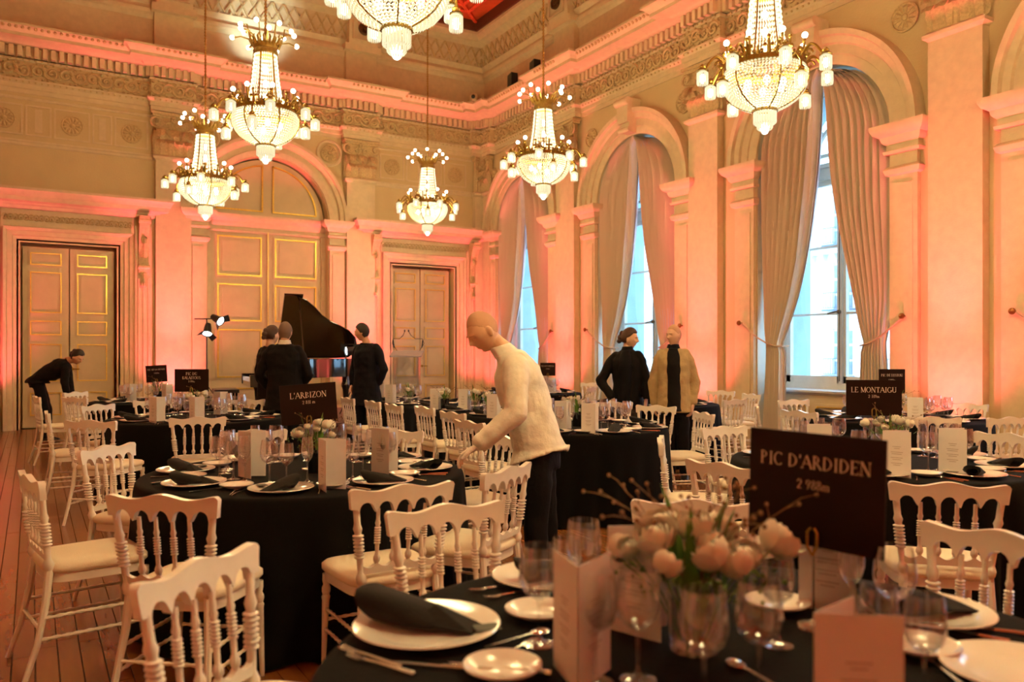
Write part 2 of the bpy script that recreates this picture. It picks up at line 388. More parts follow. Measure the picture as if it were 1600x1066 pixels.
for x in (AX-1.3, AX+1.3):
    o = put('rosette', ROS, wall_b, (x, BW-.005, 5.86)); o.scale = (1.05,)*3
    MB().lathe([(.24, 0), (.24, .035), (.28, .04), (.30, .02), (.30, 0)], 28, fn=lambda a, b, c: (x+a, BW-c, 5.86+b)).build('rosette_ring', M_TRIM, wall_b)
# ---- pilasters with leafy capitals
def leaf_mesh(mb, w, h, out, base, fn=None, lobes=5):
    """acanthus leaf: rises, curls out at the tip; local x across, y out, z up"""
    n = 9; vs = []; fs = []
    for i in range(n):
        q = i/(n-1); z = h*min(1, q*1.25) if q < .8 else h*(1-.35*(q-.8)/.2); y = out*(q**2.6)*1.15+(.0 if q < .8 else .03)
        ww = w*.5*(.66+.34*sin(pi*min(1, q*.9+.15)))*(1+.14*sin(q*pi*lobes))
        if q > .95: ww = w*.34
        for k, xx in enumerate((-1, -.5, 0, .5, 1)):
            vs.append((base[0]+xx*ww, base[1]+y+(.022 if xx == 0 else .0 if abs(xx) == .5 else -.004*0)+.012*(1-abs(xx)), base[2]+z))
    for i in range(n-1):
        for k in range(4): fs.append((i*5+k, i*5+k+1, (i+1)*5+k+1, (i+1)*5+k))
    mb.add(vs if not fn else [fn(*p) for p in vs], fs)
def capital_mesh(w=.66):
    mb = MB(); H = .86                                   # local: x along wall, y out (negative y = into room is handled by fn), z up
    f = lambda x, y, z: (x, -y, z)
    mb.box(-w/2+.02, w/2-.02, 0, .10, 0, H-.08, fn=f)
    for i in range(4): leaf_mesh(mb, .19, .30, .13, ((i-1.5)*w/3.9, .10, .02), f)
    for i in range(3): leaf_mesh(mb, .20, .52, .15, ((i-1)*w/2.6, .09, .02), f)
    for sx in (-1, 1):                                   # side leaves, corner volutes
        leaf_mesh(mb, .16, .50, .12, (sx*(w/2-.02), .05, .02), f)
        pts = []
        for k in range(26):
            a = -pi/2+k*.36; r = .105*(1-k/30); pts.append((sx*(w/2-.02+.02+r*cos(a)*1.0), -.16, .66+r*sin(a)))
        mb.tube([(sx*.07, -.13, .38), (sx*(w/4), -.14, .50)]+pts, [.014, .018]+[.024-.0006*k for k in range(26)], 6)
        pts = []
        for k in range(20):
            a = -pi/2+k*.4; r = .07*(1-k/24); pts.append((sx*(.10-r*cos(a)), -.14, .62+r*sin(a)))
        mb.tube(pts, .015, 5)
    for k in range(7):                                   # fleuron
        a = 2*pi*k/7; mb.ball((.045*cos(a), -.17, .72+.045*sin(a)), .028, 6, 4)
    mb.ball((0, -.19, .72), .028, 8, 5)
    # abacus with concave front
    n = 12; lo = []; 
    for z0, z1, ex in ((H-.10, H-.05, .0), (H-.05, H, .03)):
        poly = [(-w/2-.06-ex, 0)]+[(-w/2-.06-ex+(w+.12+2*ex)*i/n, .17+ex-.06*sin(pi*i/n)) for i in range(n+1)]+[(w/2+.06+ex, 0)]
        mb.prism(poly, z0, z1, lambda a, b, d: (a, -b, d))
    return mb.mesh('capital', M_RELIEF, 45)
CAP = capital_mesh()
def pilaster(fn, s_, parent, rz, w=.66, flip=1):
    mb = MB(); h = w/2
    wbox(mb, fn, s_-h, s_+h, .5, 5.28, 0, .14); wbox(mb, fn, s_-h-.06, s_+h+.06, 0, .32, 0, .22)
    pl = [(s_-h, 0), (s_-h, .14), (s_+h, .14), (s_+h, 0)][::flip]
    run(mb, wplan(fn, pl), [(0, .32), (.07, .34), (.075, .40), (.03, .43), (.05, .46), (.05, .50), (0, .54)])
    run(mb, wplan(fn, pl), [(0, 5.24), (.02, 5.26), (.05, 5.28), (.055, 5.32), (.03, 5.34), (0, 5.36)])
    o = mb.build('pilaster', M_TRIM, parent, 35)
    c = put('capital', CAP, o, fn(s_, 5.34, .03), rz)
    if w < .6: c.scale = (w/.66, 1, 1)
for x in PILX[:3]: pilaster(wb, x, wall_b, 0)
pilaster(wb, 9.42, wall_b, 0, w=.30)
wall_r = struct('wall_right', 'cream window wall with tall arched windows')
mb = MB(); WR = 1.12; prev = -4
for i, y in enumerate(WINY):
    rect(mb, wr, prev, y-1.7, 0, ZT); prev = y+1.7
    rect(mb, wr, y-1.7, y-WR, 0, SPR); rect(mb, wr, y+WR, y+1.7, 0, SPR); rect(mb, wr, y-WR, y+WR, 0, .10)
    wall_arch_fill(mb, wr, y, WR, SPR, ZT, 1.7)
rect(mb, wr, prev, BW+.2, 0, ZT)
mb.build('plaster', M_WALL, wall_r, 0)
for y in PILY: pilaster(wr, y, wall_r, radians(-90), flip=-1)
pilaster(wr, 16.98, wall_r, radians(-90), w=.30, flip=-1)
for y in WINY:
    mb = MB(); band(mb, wr, y, SPR, [(WR, 0), (WR, .04), (WR+.03, .06), (WR+.13, .06), (WR+.14, .085), (WR+.26, .085), (WR+.28, .12), (WR+.36, .14), (WR+.38, .19), (WR+.45, .20), (WR+.47, 0)])
    mb.build('arch_moulding', M_TRIM, wall_r)
    mb = MB()                                          # scrolled keystone
    for d0, z0, z1, hw in ((.30, .18, .62, .17), (.24, .02, .20, .14)): mb.prism([(y-hw*.8, SPR+WR+z0), (y+hw*.8, SPR+WR+z0), (y+hw, SPR+WR+z1), (y-hw, SPR+WR+z1)], 0, d0, wr)
    mb.lathe([(.07, -.18), (.07, .18)], 12, cap=True, fn=lambda a, b, c: wr(y+c, SPR+WR+.56+b, .30+a))
    mb.lathe([(.05, -.15), (.05, .15)], 12, cap=True, fn=lambda a, b, c: wr(y+c, SPR+WR+.06+b, .24+a))
    mb.build('keystone', M_TRIM, wall_r)
    side_pilaster(wr, y-WR-.40, y-WR-.02, wall_r, -1); side_pilaster(wr, y+WR+.02, y+WR+.40, wall_r, -1)
    for dy in (-1.32, 1.32): o = put('rosette', ROS, wall_r, (RW-.005, y+dy, 5.72), radians(-90))
# ---- entablature, running round both walls
ent = struct('trim_1', 'carved entablature round the top of the walls')
def ent_plan():
    pts = [(-1.6, BW)]
    P = .15
    for x in PILX[1:3]:
        pts += [(x-.4, BW), (x-.4, BW-P), (x+.4, BW-P), (x+.4, BW)]
    pts += [(9.2, BW), (9.2, BW-P), (RW-P, BW-P), (RW-P, 16.75), (RW, 16.75)]
    for y in PILY[::-1]:
        pts += [(RW, y+.4), (RW-P, y+.4), (RW-P, y-.4), (RW, y-.4)]
    return pts+[(RW, -4)]
EP = ent_plan()
ARCH = [(0, 6.22), (.02, 6.22), (.02, 6.30), (.04, 6.31), (.04, 6.39), (.06, 6.41), (.09, 6.44), (.09, 6.47), (.0, 6.48)]
BED = [(0, 6.80), (.04, 6.82), (.05, 6.85), (.03, 6.86), (.03, 6.88)]
COR = [(.03, 7.07), (.14, 7.08), (.18, 7.10), (.22, 7.12), (.30, 7.13), (.42, 7.14), (.42, 7.20), (.44, 7.21), (.47, 7.245), (.52, 7.285), (.54, 7.29), (.54, 7.33), (0, 7.35)]
mb = MB(); run(mb, EP, ARCH); mb.build('architrave', M_TRIM, ent, 35)
mb = MB(); run(mb, EP, BED); run(mb, EP, [(.0, 6.86), (.03, 6.86), (.03, 7.09), (0, 7.09)]); mb.build('bed_moulding', M_TRIM, ent, 35)
mb = MB(); run(mb, EP, COR); mb.build('cornice', M_TRIM, ent, 35)
mb = MB(); run(mb, EP, [(0, 6.46), (.015, 6.46), (.015, 6.84), (0, 6.84)]); mb.build('frieze_ground', M_WALL, ent, 0)
# segments along the plan for repeated ornament
def along(plan, step, inset=.0):
    for i in range(len(plan)-1):
        a, b = Vector(plan[i]), Vector(plan[i+1]); L = (b-a).length
        if L < .25: continue
        d = (b-a)/L; nrm = Vector((d.y, -d.x)); k = max(1, round((L-inset)/step)); st = L/k
        for j in range(k): yield a+d*(j+.5)*st, d, nrm, st
dn = MB(); eg = MB(); md = MB()
for P, d, n, st in along(EP, .135):
    q = P+n*.03; a = .037
    dn.add([(q.x+d.x*s1*a+n.x*o, q.y+d.y*s1*a+n.y*o, z) for z in (6.885, 7.065) for o in (-.0, .10) for s1 in (-1, 1)],
           [(0, 1, 3, 2), (4, 6, 7, 5), (0, 4, 5, 1), (2, 3, 7, 6), (0, 2, 6, 4), (1, 5, 7, 3)])
dn.build('dentils', M_TRIM, ent, 0, kind='stuff')
for P, d, n, st in along(EP, .10):
    q = P+n*.505; eg.ball((q.x, q.y, 7.262), .030, 6, 4, (1, 1, 1.1))
    q = P+n*.06; eg.ball((q.x, q.y, 6.835), .022, 5, 3)
    q = P+n*.075; eg.ball((q.x, q.y, 6.42), .02, 5, 3)
eg.build('egg_and_dart', M_RELIEF, ent, 50, kind='stuff')
sc = MB()
for P, d, n, st in along(EP, .46):
    for sg in (1, -1):
        c = P+d*sg*st*.25; pts = []; rad = []
        for k in range(17):
            a = k*.52; r = .125*(1-k/19)
            x = cos(a)*r*sg; z = sin(a)*r*sg
            pts.append((c.x+d.x*x+n.x*.045, c.y+d.y*x+n.y*.045, 6.645+z)); rad.append(.031-.0008*k)
        sc.tube(pts, rad, 5, cap=False)
        sc.ball((c.x+n.x*.045, c.y+n.y*.045, 6.645), .034, 6, 4)
        for k in range(9):
            a = k*.7+.3; e = c+d*(cos(a)*.155*sg); z = 6.645+sin(a)*.15
            sc.ball((e.x+n.x*.035, e.y+n.y*.035, z), .030 if k % 2 else .022, 5, 3, (1.1, 1.1, .9))
sc.build('frieze_scrolls', M_RELIEF, ent, 50, kind='stuff')
# ---- attic above the cornice, coved lattice band, ceiling
att = struct('trim_2', 'attic zone with consoles and lattice band above the cornice')
mb = MB(); AP = [(-1.6, BW), (RW, BW), (RW, -4)]
run(mb, AP, [(0, 7.3), (.10, 7.3), (.10, 7.42), (.05, 7.46), (.03, 7.46), (.03, 8.05), (.06, 8.07), (.08, 8.12), (.13, 8.15), (.14, 8.22), (.08, 8.24), (.08, 8.31), (.16, 8.40), (.16, 8.42), (.13, 8.42)])
run(mb, AP, [(.20, 8.86), (.24, 8.88), (.30, 8.92), (.38, 8.94), (.42, 9.02), (.46, 9.05), (.46, 9.12), (.40, 9.14)])
mb.build('attic_moulding', M_TRIM, att, 35)
mb = MB(); run(mb, AP, [(.13, 8.42), (.15, 8.6), (.20, 8.86)]); mb.build('lattice_ground', M_TRIM, att)
lt = MB()
for P, d, n, st in along(AP, .24):
    for sg in (1, -1):
        pts = [(P.x+d.x*(q-.5)*st*sg+n.x*(.15+.055*abs(q)+.01*((q*4) % 2)), P.y+d.y*(q-.5)*st*sg+n.y*(.15+.055*q+.01), 8.44+.40*q) for q in (0, .25, .5, .75, 1)]
        lt.tube(pts, .024, 4, cap=False)
    for q in (.0, .5):
        lt.ball((P.x+n.x*(.16+.05*(q+.25)), P.y+n.y*(.16+.05*(q+.25)), 8.44+.4*(q+.0)+.0), .03, 6, 4)
lt.build('lattice_band', M_RELIEF, att, 50, kind='stuff')
def console(fn, s_, flip):
    mb = MB(); wbox(mb, fn, s_-.36, s_+.36, 7.3, 8.2, 0, .16); wbox(mb, fn, s_-.42, s_+.42, 8.16, 8.30, 0, .30)
    mb.prism([(.0, 8.3), (.30, 8.3), (.34, 8.75), (.52, 9.05), (.0, 9.05)], s_-.34, s_+.34, lambda a, b, c: fn(c, b, a))
    wbox(mb, fn, s_-.10, s_+.10, 7.3, 7.5, .1, .3)
    panel_frame(mb, fn, s_-.27, s_+.27, 8.38, 8.95, .03, .025, .345)
    o = mb.build('console', M_TRIM, att, 30)
    m2 = MB(); m2.lathe([(.14, .0), (.14, .05), (.11, .06), (.10, .03), (.05, .03), (.04, .06), (0, .065)], 20, fn=lambda a, b, c: fn(s_+a, 8.64+b, .35+c))
    m2.build('roundel', mat('bronze', (.10, .05, .015), .5, .4, vary=.5, scale=30), o)
for x in PILX[1:3]: console(wb, x, 1)
for y in PILY: console(wr, y, -1)
ceil = struct('ceiling', 'dark red painted coffered ceiling')
MB().box(-1.6, RW-.3, -4, BW-.3, ZT, ZT+.1).build('ceiling_field', M_CEIL, ceil, 0)
mb = MB()
run(mb, [(-1.6, BW-.44), (RW-.44, BW-.44), (RW-.44, -4)], [(0, 9.12), (.06, 9.12), (.08, 9.2), (.08, 9.36), (0, 9.36)])
mb.build('ceiling_frame', mat('dark_ceiling_frame', (.10, .03, .012), .5), ceil, 35)
mb = MB(); R_ = mat('gilded_red_rib', (.70, .10, .03), .4, .2, vary=.3, scale=20)
for k in range(4):
    e = .9+k*.28
    run(mb, [(-1.6, BW-e), (RW-e, BW-e), (RW-e, -4)], [(0, ZT), (0, ZT-.05), (.05, ZT-.07), (.10, ZT-.05), (.10, ZT)])
for x, y, dx, dy in ((RW-.55, BW-.55, -1, -1),):
    mb.tube([(x, y, ZT-.03), (x-2.4, y-2.4, ZT-.03)], .05, 6)
for y in range(0, 17, 3): mb.box(1.2, RW-2, y-.08, y+.08, ZT-.1, ZT)
for x in (2.4, 4.3, 6.2): mb.box(x-.08, x+.08, -3, 15.3, ZT-.1, ZT)
mb.build('ceiling_rib', R_, ceil, 35)
# remaining walls, behind and beside the camera
wl = struct('wall_left', 'plain cream wall'); MB().box(-1.9, -1.6, -4, BW+.4, 0, ZT).build('plaster', M_WALL, wl, 0)
wf = struct('wall_front', 'plain cream wall'); MB().box(-1.9, RW+.3, -4.3, -4, 0, ZT).build('plaster', M_WALL, wf, 0)
# baseboards
bb = struct('baseboard_back'); mb = MB()
BP = [(0, 0), (.05, 0), (.05, .16), (.03, .18), (.03, .22), (0, .24)]
for a, b in ((-1.6, -1.69+.0), ):
    pass
for a, b in ((1.95, 2.1), (2.76, AX-AR-.38), (AX+AR+.38, 6.0), (6.7, 6.75), (9.1, 9.25)): run(mb, wplan(wb, [(a, 0), (b, 0)]), BP)
mb.build('baseboard_moulding', mat('dark_baseboard', (.16, .07, .03), .5), bb, 35)
# ---- doors
def door_leaf(mb, gm, fn, s0, s1, z0, z1, rows, d):
    wbox(mb, fn, s0+.004, s1-.004, z0, z1, d-.05, d)
    for a, b in rows:
        panel_frame(mb, fn, s0+.10, s1-.10, a, b, .05, .022, d); panel_frame(gm, fn, s0+.125, s1-.125, a+.025, b-.025, .018, .03, d)
        wbox(mb, fn, s0+.19, s1-.19, a+.09, b-.09, d, d+.012)
def side_door(n, c, h, label):
    dr = struct('door_%d' % n, label)
    rows = [(.22, .70), (.86, 1.62), (1.74, 2.06), (2.16, 2.98), (3.06, 3.34)]
    for sg, s0, s1 in ((-1, c-h+.06, c-.006), (1, c+.006, c+h-.06)):
        mb = MB(); gm = MB(); door_leaf(mb, gm, wb, s0, s1, .02, 3.42, rows, -.22)
        lf = mb.build('door_leaf', M_DOOR, dr, 0); gm.build('gilt_moulding', M_GILT, lf, 0)
    hm = MB(); hm.tube([wb(c+.05, 1.12, -.22), wb(c+.05, 1.12, -.17), wb(c+.17, 1.12, -.16)], .012, 8); hm.lathe([(.03, 0), (.03, .01), (0, .012)], 12, fn=lambda a, b, e: wb(c+.05+a, 1.12+b, -.22+e))
    hm.build('door_handle', M_BRASS, dr)
    fr = MB()                                           # moulded architrave
    FP = [(0, 0), (.06, 0), (.06, .02), (.12, .03), (.13, .06), (.21, .07), (.22, .10), (.27, .12), (.27, 0)]
    for sg in (-1, 1):
        m = len(FP); vs = [wb(c+sg*(h+o), z, d) for z, mi in ((0, 0), (3.5, 1)) for o, d in FP]
        vs = [wb(c+sg*(h-.03+o), 0 if k == 0 else 3.47+o, d) for k in (0, 1) for o, d in FP]
        fr.add(vs, [(i, i+1, m+i+1, m+i) for i in range(m-1)])
    m = len(FP); vs = [wb(c+sg*(h-.03+o), 3.47+o, d) for sg in (-1, 1) for o, d in FP]; fr.add(vs, [(i, i+1, m+i+1, m+i) for i in range(m-1)])
    fr.build('door_casing', M_TRIM, dr, 35)
    # outer fluted strips, frieze panel, consoles and hood
    o1 = h+.27
    ob = MB()
    for sg in (-1, 1):
        a, b = sorted((c+sg*(o1+.02), c+sg*(o1+.32))); wbox(ob, wb, a, b, 0, 3.92, 0, .05)
        for k in range(3): x = a+.06+k*.09; ob.tube([wb(x, .4, .05), wb(x, 2.9, .05)], .024, 6)
        wbox(ob, wb, a-.01, b+.01, 0, .36, 0, .09)
    wbox(ob, wb, c-o1, c+o1, 3.76, 4.08, 0, .03); ob.build('jamb_strip', M_TRIM, dr, 35)
    fz = MB()
    for k in range(26):
        x = c-o1+.06+k*(2*o1-.12)/25
        pts = [wb(x+.045*cos(a)*(1 if k % 2 else -1), 3.92+.075*sin(a)*(1-.06*i), .045) for i, a in enumerate([j*.6 for j in range(10)])]
        fz.tube(pts, .013, 4, cap=False); fz.ball(wb(x, 3.92, .045), .022, 5, 3)
    fz.build('carved_frieze', M_RELIEF, dr, 50, kind='stuff')
    for sg in (-1, 1):
        cm = MB(); x = c+sg*(o1+.17)
        prof = [(.06, 2.95), (.08, 3.0), (.13, 3.1), (.12, 3.2), (.08, 3.3), (.10, 3.45), (.13, 3.6), (.20, 3.85), (.30, 4.0), (.32, 4.10), (.05, 4.10)]
        cm.prism(prof, x-.09, x+.09, lambda a, b, e: wb(e, b, a))
        for zz, rr in ((4.02, .07), (3.12, .045)): cm.lathe([(rr, -.105), (rr, .105)], 12, cap=True, fn=lambda a, b, e: wb(x+e, zz+b, (.24 if zz > 3.5 else .10)+a))
        leaf_mesh(cm, .14, .42, .05, (x, .10, 3.30), lambda a, b, e: wb(a, e, b)); leaf_mesh(cm, .13, -.30, .02, (x, .09, 3.0), lambda a, b, e: wb(a, e, b))
        cm.build('hood_console', M_RELIEF, dr, 35)
    hd = MB(); e = o1+.36
    run(hd, wplan(wb, [(c-e, 0), (c-e, .05), (c+e, .05), (c+e, 0)]), [(0, 4.08), (.04, 4.09), (.06, 4.14), (.10, 4.15), (.12, 4.18), (.24, 4.20), (.26, 4.28), (.28, 4.29), (.31, 4.36), (.34, 4.38), (.34, 4.43), (0, 4.47)])
    hd.build('door_hood', M_TRIM, dr, 35)
side_door(1, .62, .83, 'cream double door with gilt panels on the left')
side_door(3, 7.96, .83, 'cream double door with gilt panels right of the piano')
d2 = struct('door_2', 'wide arched cream double door with gilt panels behind the piano')
for sg in (-1, 1):
    s0, s1 = sorted((AX+sg*.02, AX+sg*(AR-.10))); mb = MB(); gm = MB()
    wbox(mb, wb, s0, s1, .02, 4.05, -.26, -.2)
    for a, b in ((.2, .72), (.88, 1.96), (2.07, 2.92), (3.03, 3.93)):
        panel_frame(mb, wb, s0+.10, s1-.08, a, b, .06, .03, -.2); panel_frame(gm, wb, s0+.13, s1-.11, a+.03, b-.03, .028, .04, -.2)
        wbox(mb, wb, s0+.23, s1-.21, a+.12, b-.12, -.2, -.185)
    lf = mb.build('door_leaf', M_DOOR, d2, 0); gm.build('gilt_moulding', M_GILT, lf, 0)
    # tympanum quarter
    n = 16; R1 = AR-.04
    ty = MB(); poly = [(AX, 4.34)]+[(AX+sg*R1*cos(pi/2*i/n), SPR+R1*sin(pi/2*i/n)) for i in range(n+1)]
    ty.prism(poly, -.26, -.2, wb); t_o = ty.build('tympanum', M_DOOR, d2, 30)
    gm = MB(); R2 = R1-.16; R3 = R2-.03
    a1 = math.acos(.10/R2)
    o_ = [(AX+sg*R2*cos(a1*i/n), SPR+.12+(R2*sin(a1*i/n))*.93) for i in range(n+1)]; i_ = [(AX+sg*(R3*cos(a1*i/n)), SPR+.12+(R3*sin(a1*i/n))*.93) for i in range(n+1)]
    for k in range(n):
        q = [o_[k], o_[k+1], i_[k+1], i_[k]]; gm.prism(q, -.2, -.165, wb)
    wbox(gm, wb, *sorted((AX+sg*.10, AX+sg*.13)), SPR+.12, o_[-1][1], -.2, -.165); wbox(gm, wb, *sorted((AX+sg*.10, AX+sg*R2)), SPR+.10, SPR+.13, -.2, -.165)
    gm.build('gilt_moulding', M_GILT, t_o, 0)
mb = MB(); wbox(mb, wb, AX-.022, AX+.022, .02, 4.02, -.2, -.15); mb.build('meeting_strip', M_DOOR, d2, 0)
mb = MB(); wbox(mb, wb, AX-.005, AX+.008, .02, 4.02, -.15, -.14); mb.build('gilt_strip', M_GILT, d2, 0)
for sg in (-1, 1):
    mb = MB(); wbox(mb, wb, *sorted((AX+sg*(AR-.10), AX+sg*AR)), 0, 4.0, -.3, -.16); mb.build('door_jamb', M_TRIM, d2, 0)
MB().box(-1.9, RW+1.1, BW+.39, BW+.45, -.3, ZT+.2).build('unseen_backing', M_WALL, wall_b, 0)  # unseen sheet behind the doors, extended down to keep daylight out
# ---- windows
def arc_pts(c, r, z, n, a0=0, a1=pi): return [(c+r*cos(a0+(a1-a0)*i/n), z+r*sin(a0+(a1-a0)*i/n)) for i in range(n+1)]
def window(n, y, label):
    w = struct('window_%d' % n, label); D = -.52; SILL = .86
    mb = MB()                                            # inner reveal
    for s_ in (y-WR, y+WR): mb.add([wr(s_, 0, 0), wr(s_, SPR, 0), wr(s_, SPR, D), wr(s_, 0, D)], [(0, 1, 2, 3)])
    band(mb, wr, y, SPR, [(WR, 0), (WR, D)]); mb.build('inner_reveal', M_WINDOW, w, 35)
    mb = MB()                                            # stone outer reveal
    for s_ in (y-WR+.12, y+WR-.12): mb.add([wr(s_, 0, D-.1), wr(s_, SPR, D-.1), wr(s_, SPR, -1.08), wr(s_, 0, -1.08)], [(0, 1, 2, 3)])
    band(mb, wr, y, SPR, [(WR-.12, D-.1), (WR-.12, -1.08)]); mb.add([wr(y-WR, .95, D-.1), wr(y+WR, .95, D-.1), wr(y+WR, .9, -1.12), wr(y-WR, .9, -1.12)], [(0, 1, 2, 3)])
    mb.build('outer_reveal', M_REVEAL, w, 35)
    mb = MB()                                            # panelled apron and sill
    wbox(mb, wr, y-WR, y+WR, 0, SILL-.04, D-.02, -.30)
    for k in (-1, 0, 1): panel_frame(mb, wr, y+k*.7-.30, y+k*.7+.30, .2, .68, .045, .025, -.30)
    mb.build('apron', M_DOOR, w, 0)
    mb = MB()
    for k in (-1, 0, 1): panel_frame(mb, wr, y+k*.7-.26, y+k*.7+.26, .24, .64, .015, .03, -.30)
    mb.build('apron_gilding', M_GILT, w, 0)
    mb = MB(); run(mb, [wr(y+WR, 0, -.3)[:2], wr(y-WR, 0, -.3)[:2]], [(0, SILL-.06), (.03, SILL-.05), (.05, SILL-.03), (.09, SILL-.02), (.10, SILL+.01), (.08, SILL+.02), (-.25, SILL+.03)])
    mb.build('sill', mat('sill_paint', (.66, .66, .66), .35), w, 35)
    fr = MB()
    for sg in (-1, 1): wbox(fr, wr, *sorted((y+sg*(WR-.13), y+sg*WR)), SILL, SPR, D-.08, D+.03)
    wbox(fr, wr, y-WR, y+WR, SILL, SILL+.12, D-.08, D+.03); wbox(fr, wr, y-WR, y+WR, 3.98, 4.20, D-.08, D+.05)
    wbox(fr, wr, y-WR, y+WR, 4.16, 4.22, D-.08, D+.09)
    band(fr, wr, y, SPR, [(WR-.13, D-.06), (WR-.13, D+.03), (WR, D+.03)]); wbox(fr, wr, y-.04, y+.04, 4.2, SPR+WR-.1, D-.06, D+.02)
    for sg in (-1, 1): wbox(fr, wr, *sorted((y+sg*(WR-.13), y+sg*WR)), 4.2, SPR, D-.08, D+.03)
    band(fr, wr, y, SPR, [(.42, D-.03), (.42, D+.02), (.47, D+.02), (.47, D-.03)])
    for a in (45, 135): fr.tube([wr(y+.44*cos(radians(a)), SPR+.44*sin(radians(a)), D), wr(y+(WR-.1)*cos(radians(a)), SPR+(WR-.1)*sin(radians(a)), D)], .022, 5)
    wbox(fr, wr, y-WR+.1, y+WR-.1, SPR-.02, SPR+.03, D-.03, D+.02)
    fr.build('window_frame', M_WINDOW, w, 35)
    g = MB(); g.add([wr(a, b, D-.03) for a, b in [(y+WR-.1, 4.2)]+arc_pts(y, WR-.1, SPR, 20)+[(y-WR+.1, 4.2)]], [tuple(range(23))]); g.build('pane', M_PANE, w, 0)
    for sg in (-1, 1):
        s0, s1 = sorted((y+sg*.0, y+sg*(WR-.13))); z0, z1 = SILL+.12, 3.98
        lf = MB(); a = .075
        for b0, b1, c0, c1 in ((s0, s0+a, z0, z1), (s1-a, s1, z0, z1), (s0, s1, z0, z0+.10), (s0, s1, z1-a, z1)): wbox(lf, wr, b0, b1, c0, c1, D-.05, D+.02)
        ms = [z0+(z1-z0)*.34, z0+(z1-z0)*.67]
        for z in ms: wbox(lf, wr, s0+a, s1-a, z-.017, z+.017, D-.04, D+.01)
        if sg == 1: wbox(lf, wr, y-.03, y+.03, z0, z1, D+.02, D+.05)
        l_o = lf.build('casement', M_WINDOW, w, 0)
        zz = [z0+.1]+ms+[z1-a]
        for k in range(3):
            g = MB(); g.add([wr(s0+a, zz[k], D-.02), wr(s1-a, zz[k], D-.02), wr(s1-a, zz[k+1], D-.02), wr(s0+a, zz[k+1], D-.02)], [(0, 1, 2, 3)]); g.build('pane', M_PANE, l_o, 0)
    hb = MB(); hb.tube([wr(y, SILL+.15, D+.07), wr(y, 3.9, D+.07)], .008, 6); hb.tube([wr(y, 2.02, D+.07), wr(y+.02, 2.02, D+.12), wr(y+.16, 2.0, D+.12)], .014, 6); hb.ball(wr(y, 2.02, D+.08), .035, 8, 6)
    hb.build('window_bolt', mat('dark_brass', (.12, .08, .04), .4, .6), w)
for i, y in enumerate(WINY):
    window(i+1, y, ['arched casement window, nearest, mostly outside the frame', 'large arched casement window on the right, facade in view', 'arched casement window behind the two visitors', 'arched casement window beside the end wall'][i])
# outer face of the building between windows
mb = MB()
prev = -4
for y in WINY:
    rect(mb, wr, prev, y-WR+.12, -1, ZT+1, -1.08); prev = y+WR-.12; wall_arch_fill(mb, wr, y, WR-.12, SPR, ZT+1, WR-.12, -1.08); rect(mb, wr, y-WR+.12, y+WR-.12, -1, .93, -1.08)
rect(mb, wr, prev, BW+.6, -1, ZT+1, -1.08); mb.build('outer_face', M_STONE, wall_r, 0)
mb = MB(); prev = -4
for y in WINY:
    rect(mb, wr, prev, y-WR, -.1, ZT, -.5); prev = y+WR; wall_arch_fill(mb, wr, y, WR, SPR, ZT, WR, -.5)
rect(mb, wr, prev, BW+.5, -.1, ZT, -.5); mb.build('inner_core', M_WALL, wall_r, 0)
MB().box(-1.9, RW+1.1, -4.3, BW+.6, ZT+.1, ZT+.3).build('roof_slab', M_CREAMCEIL, ceil, 0)
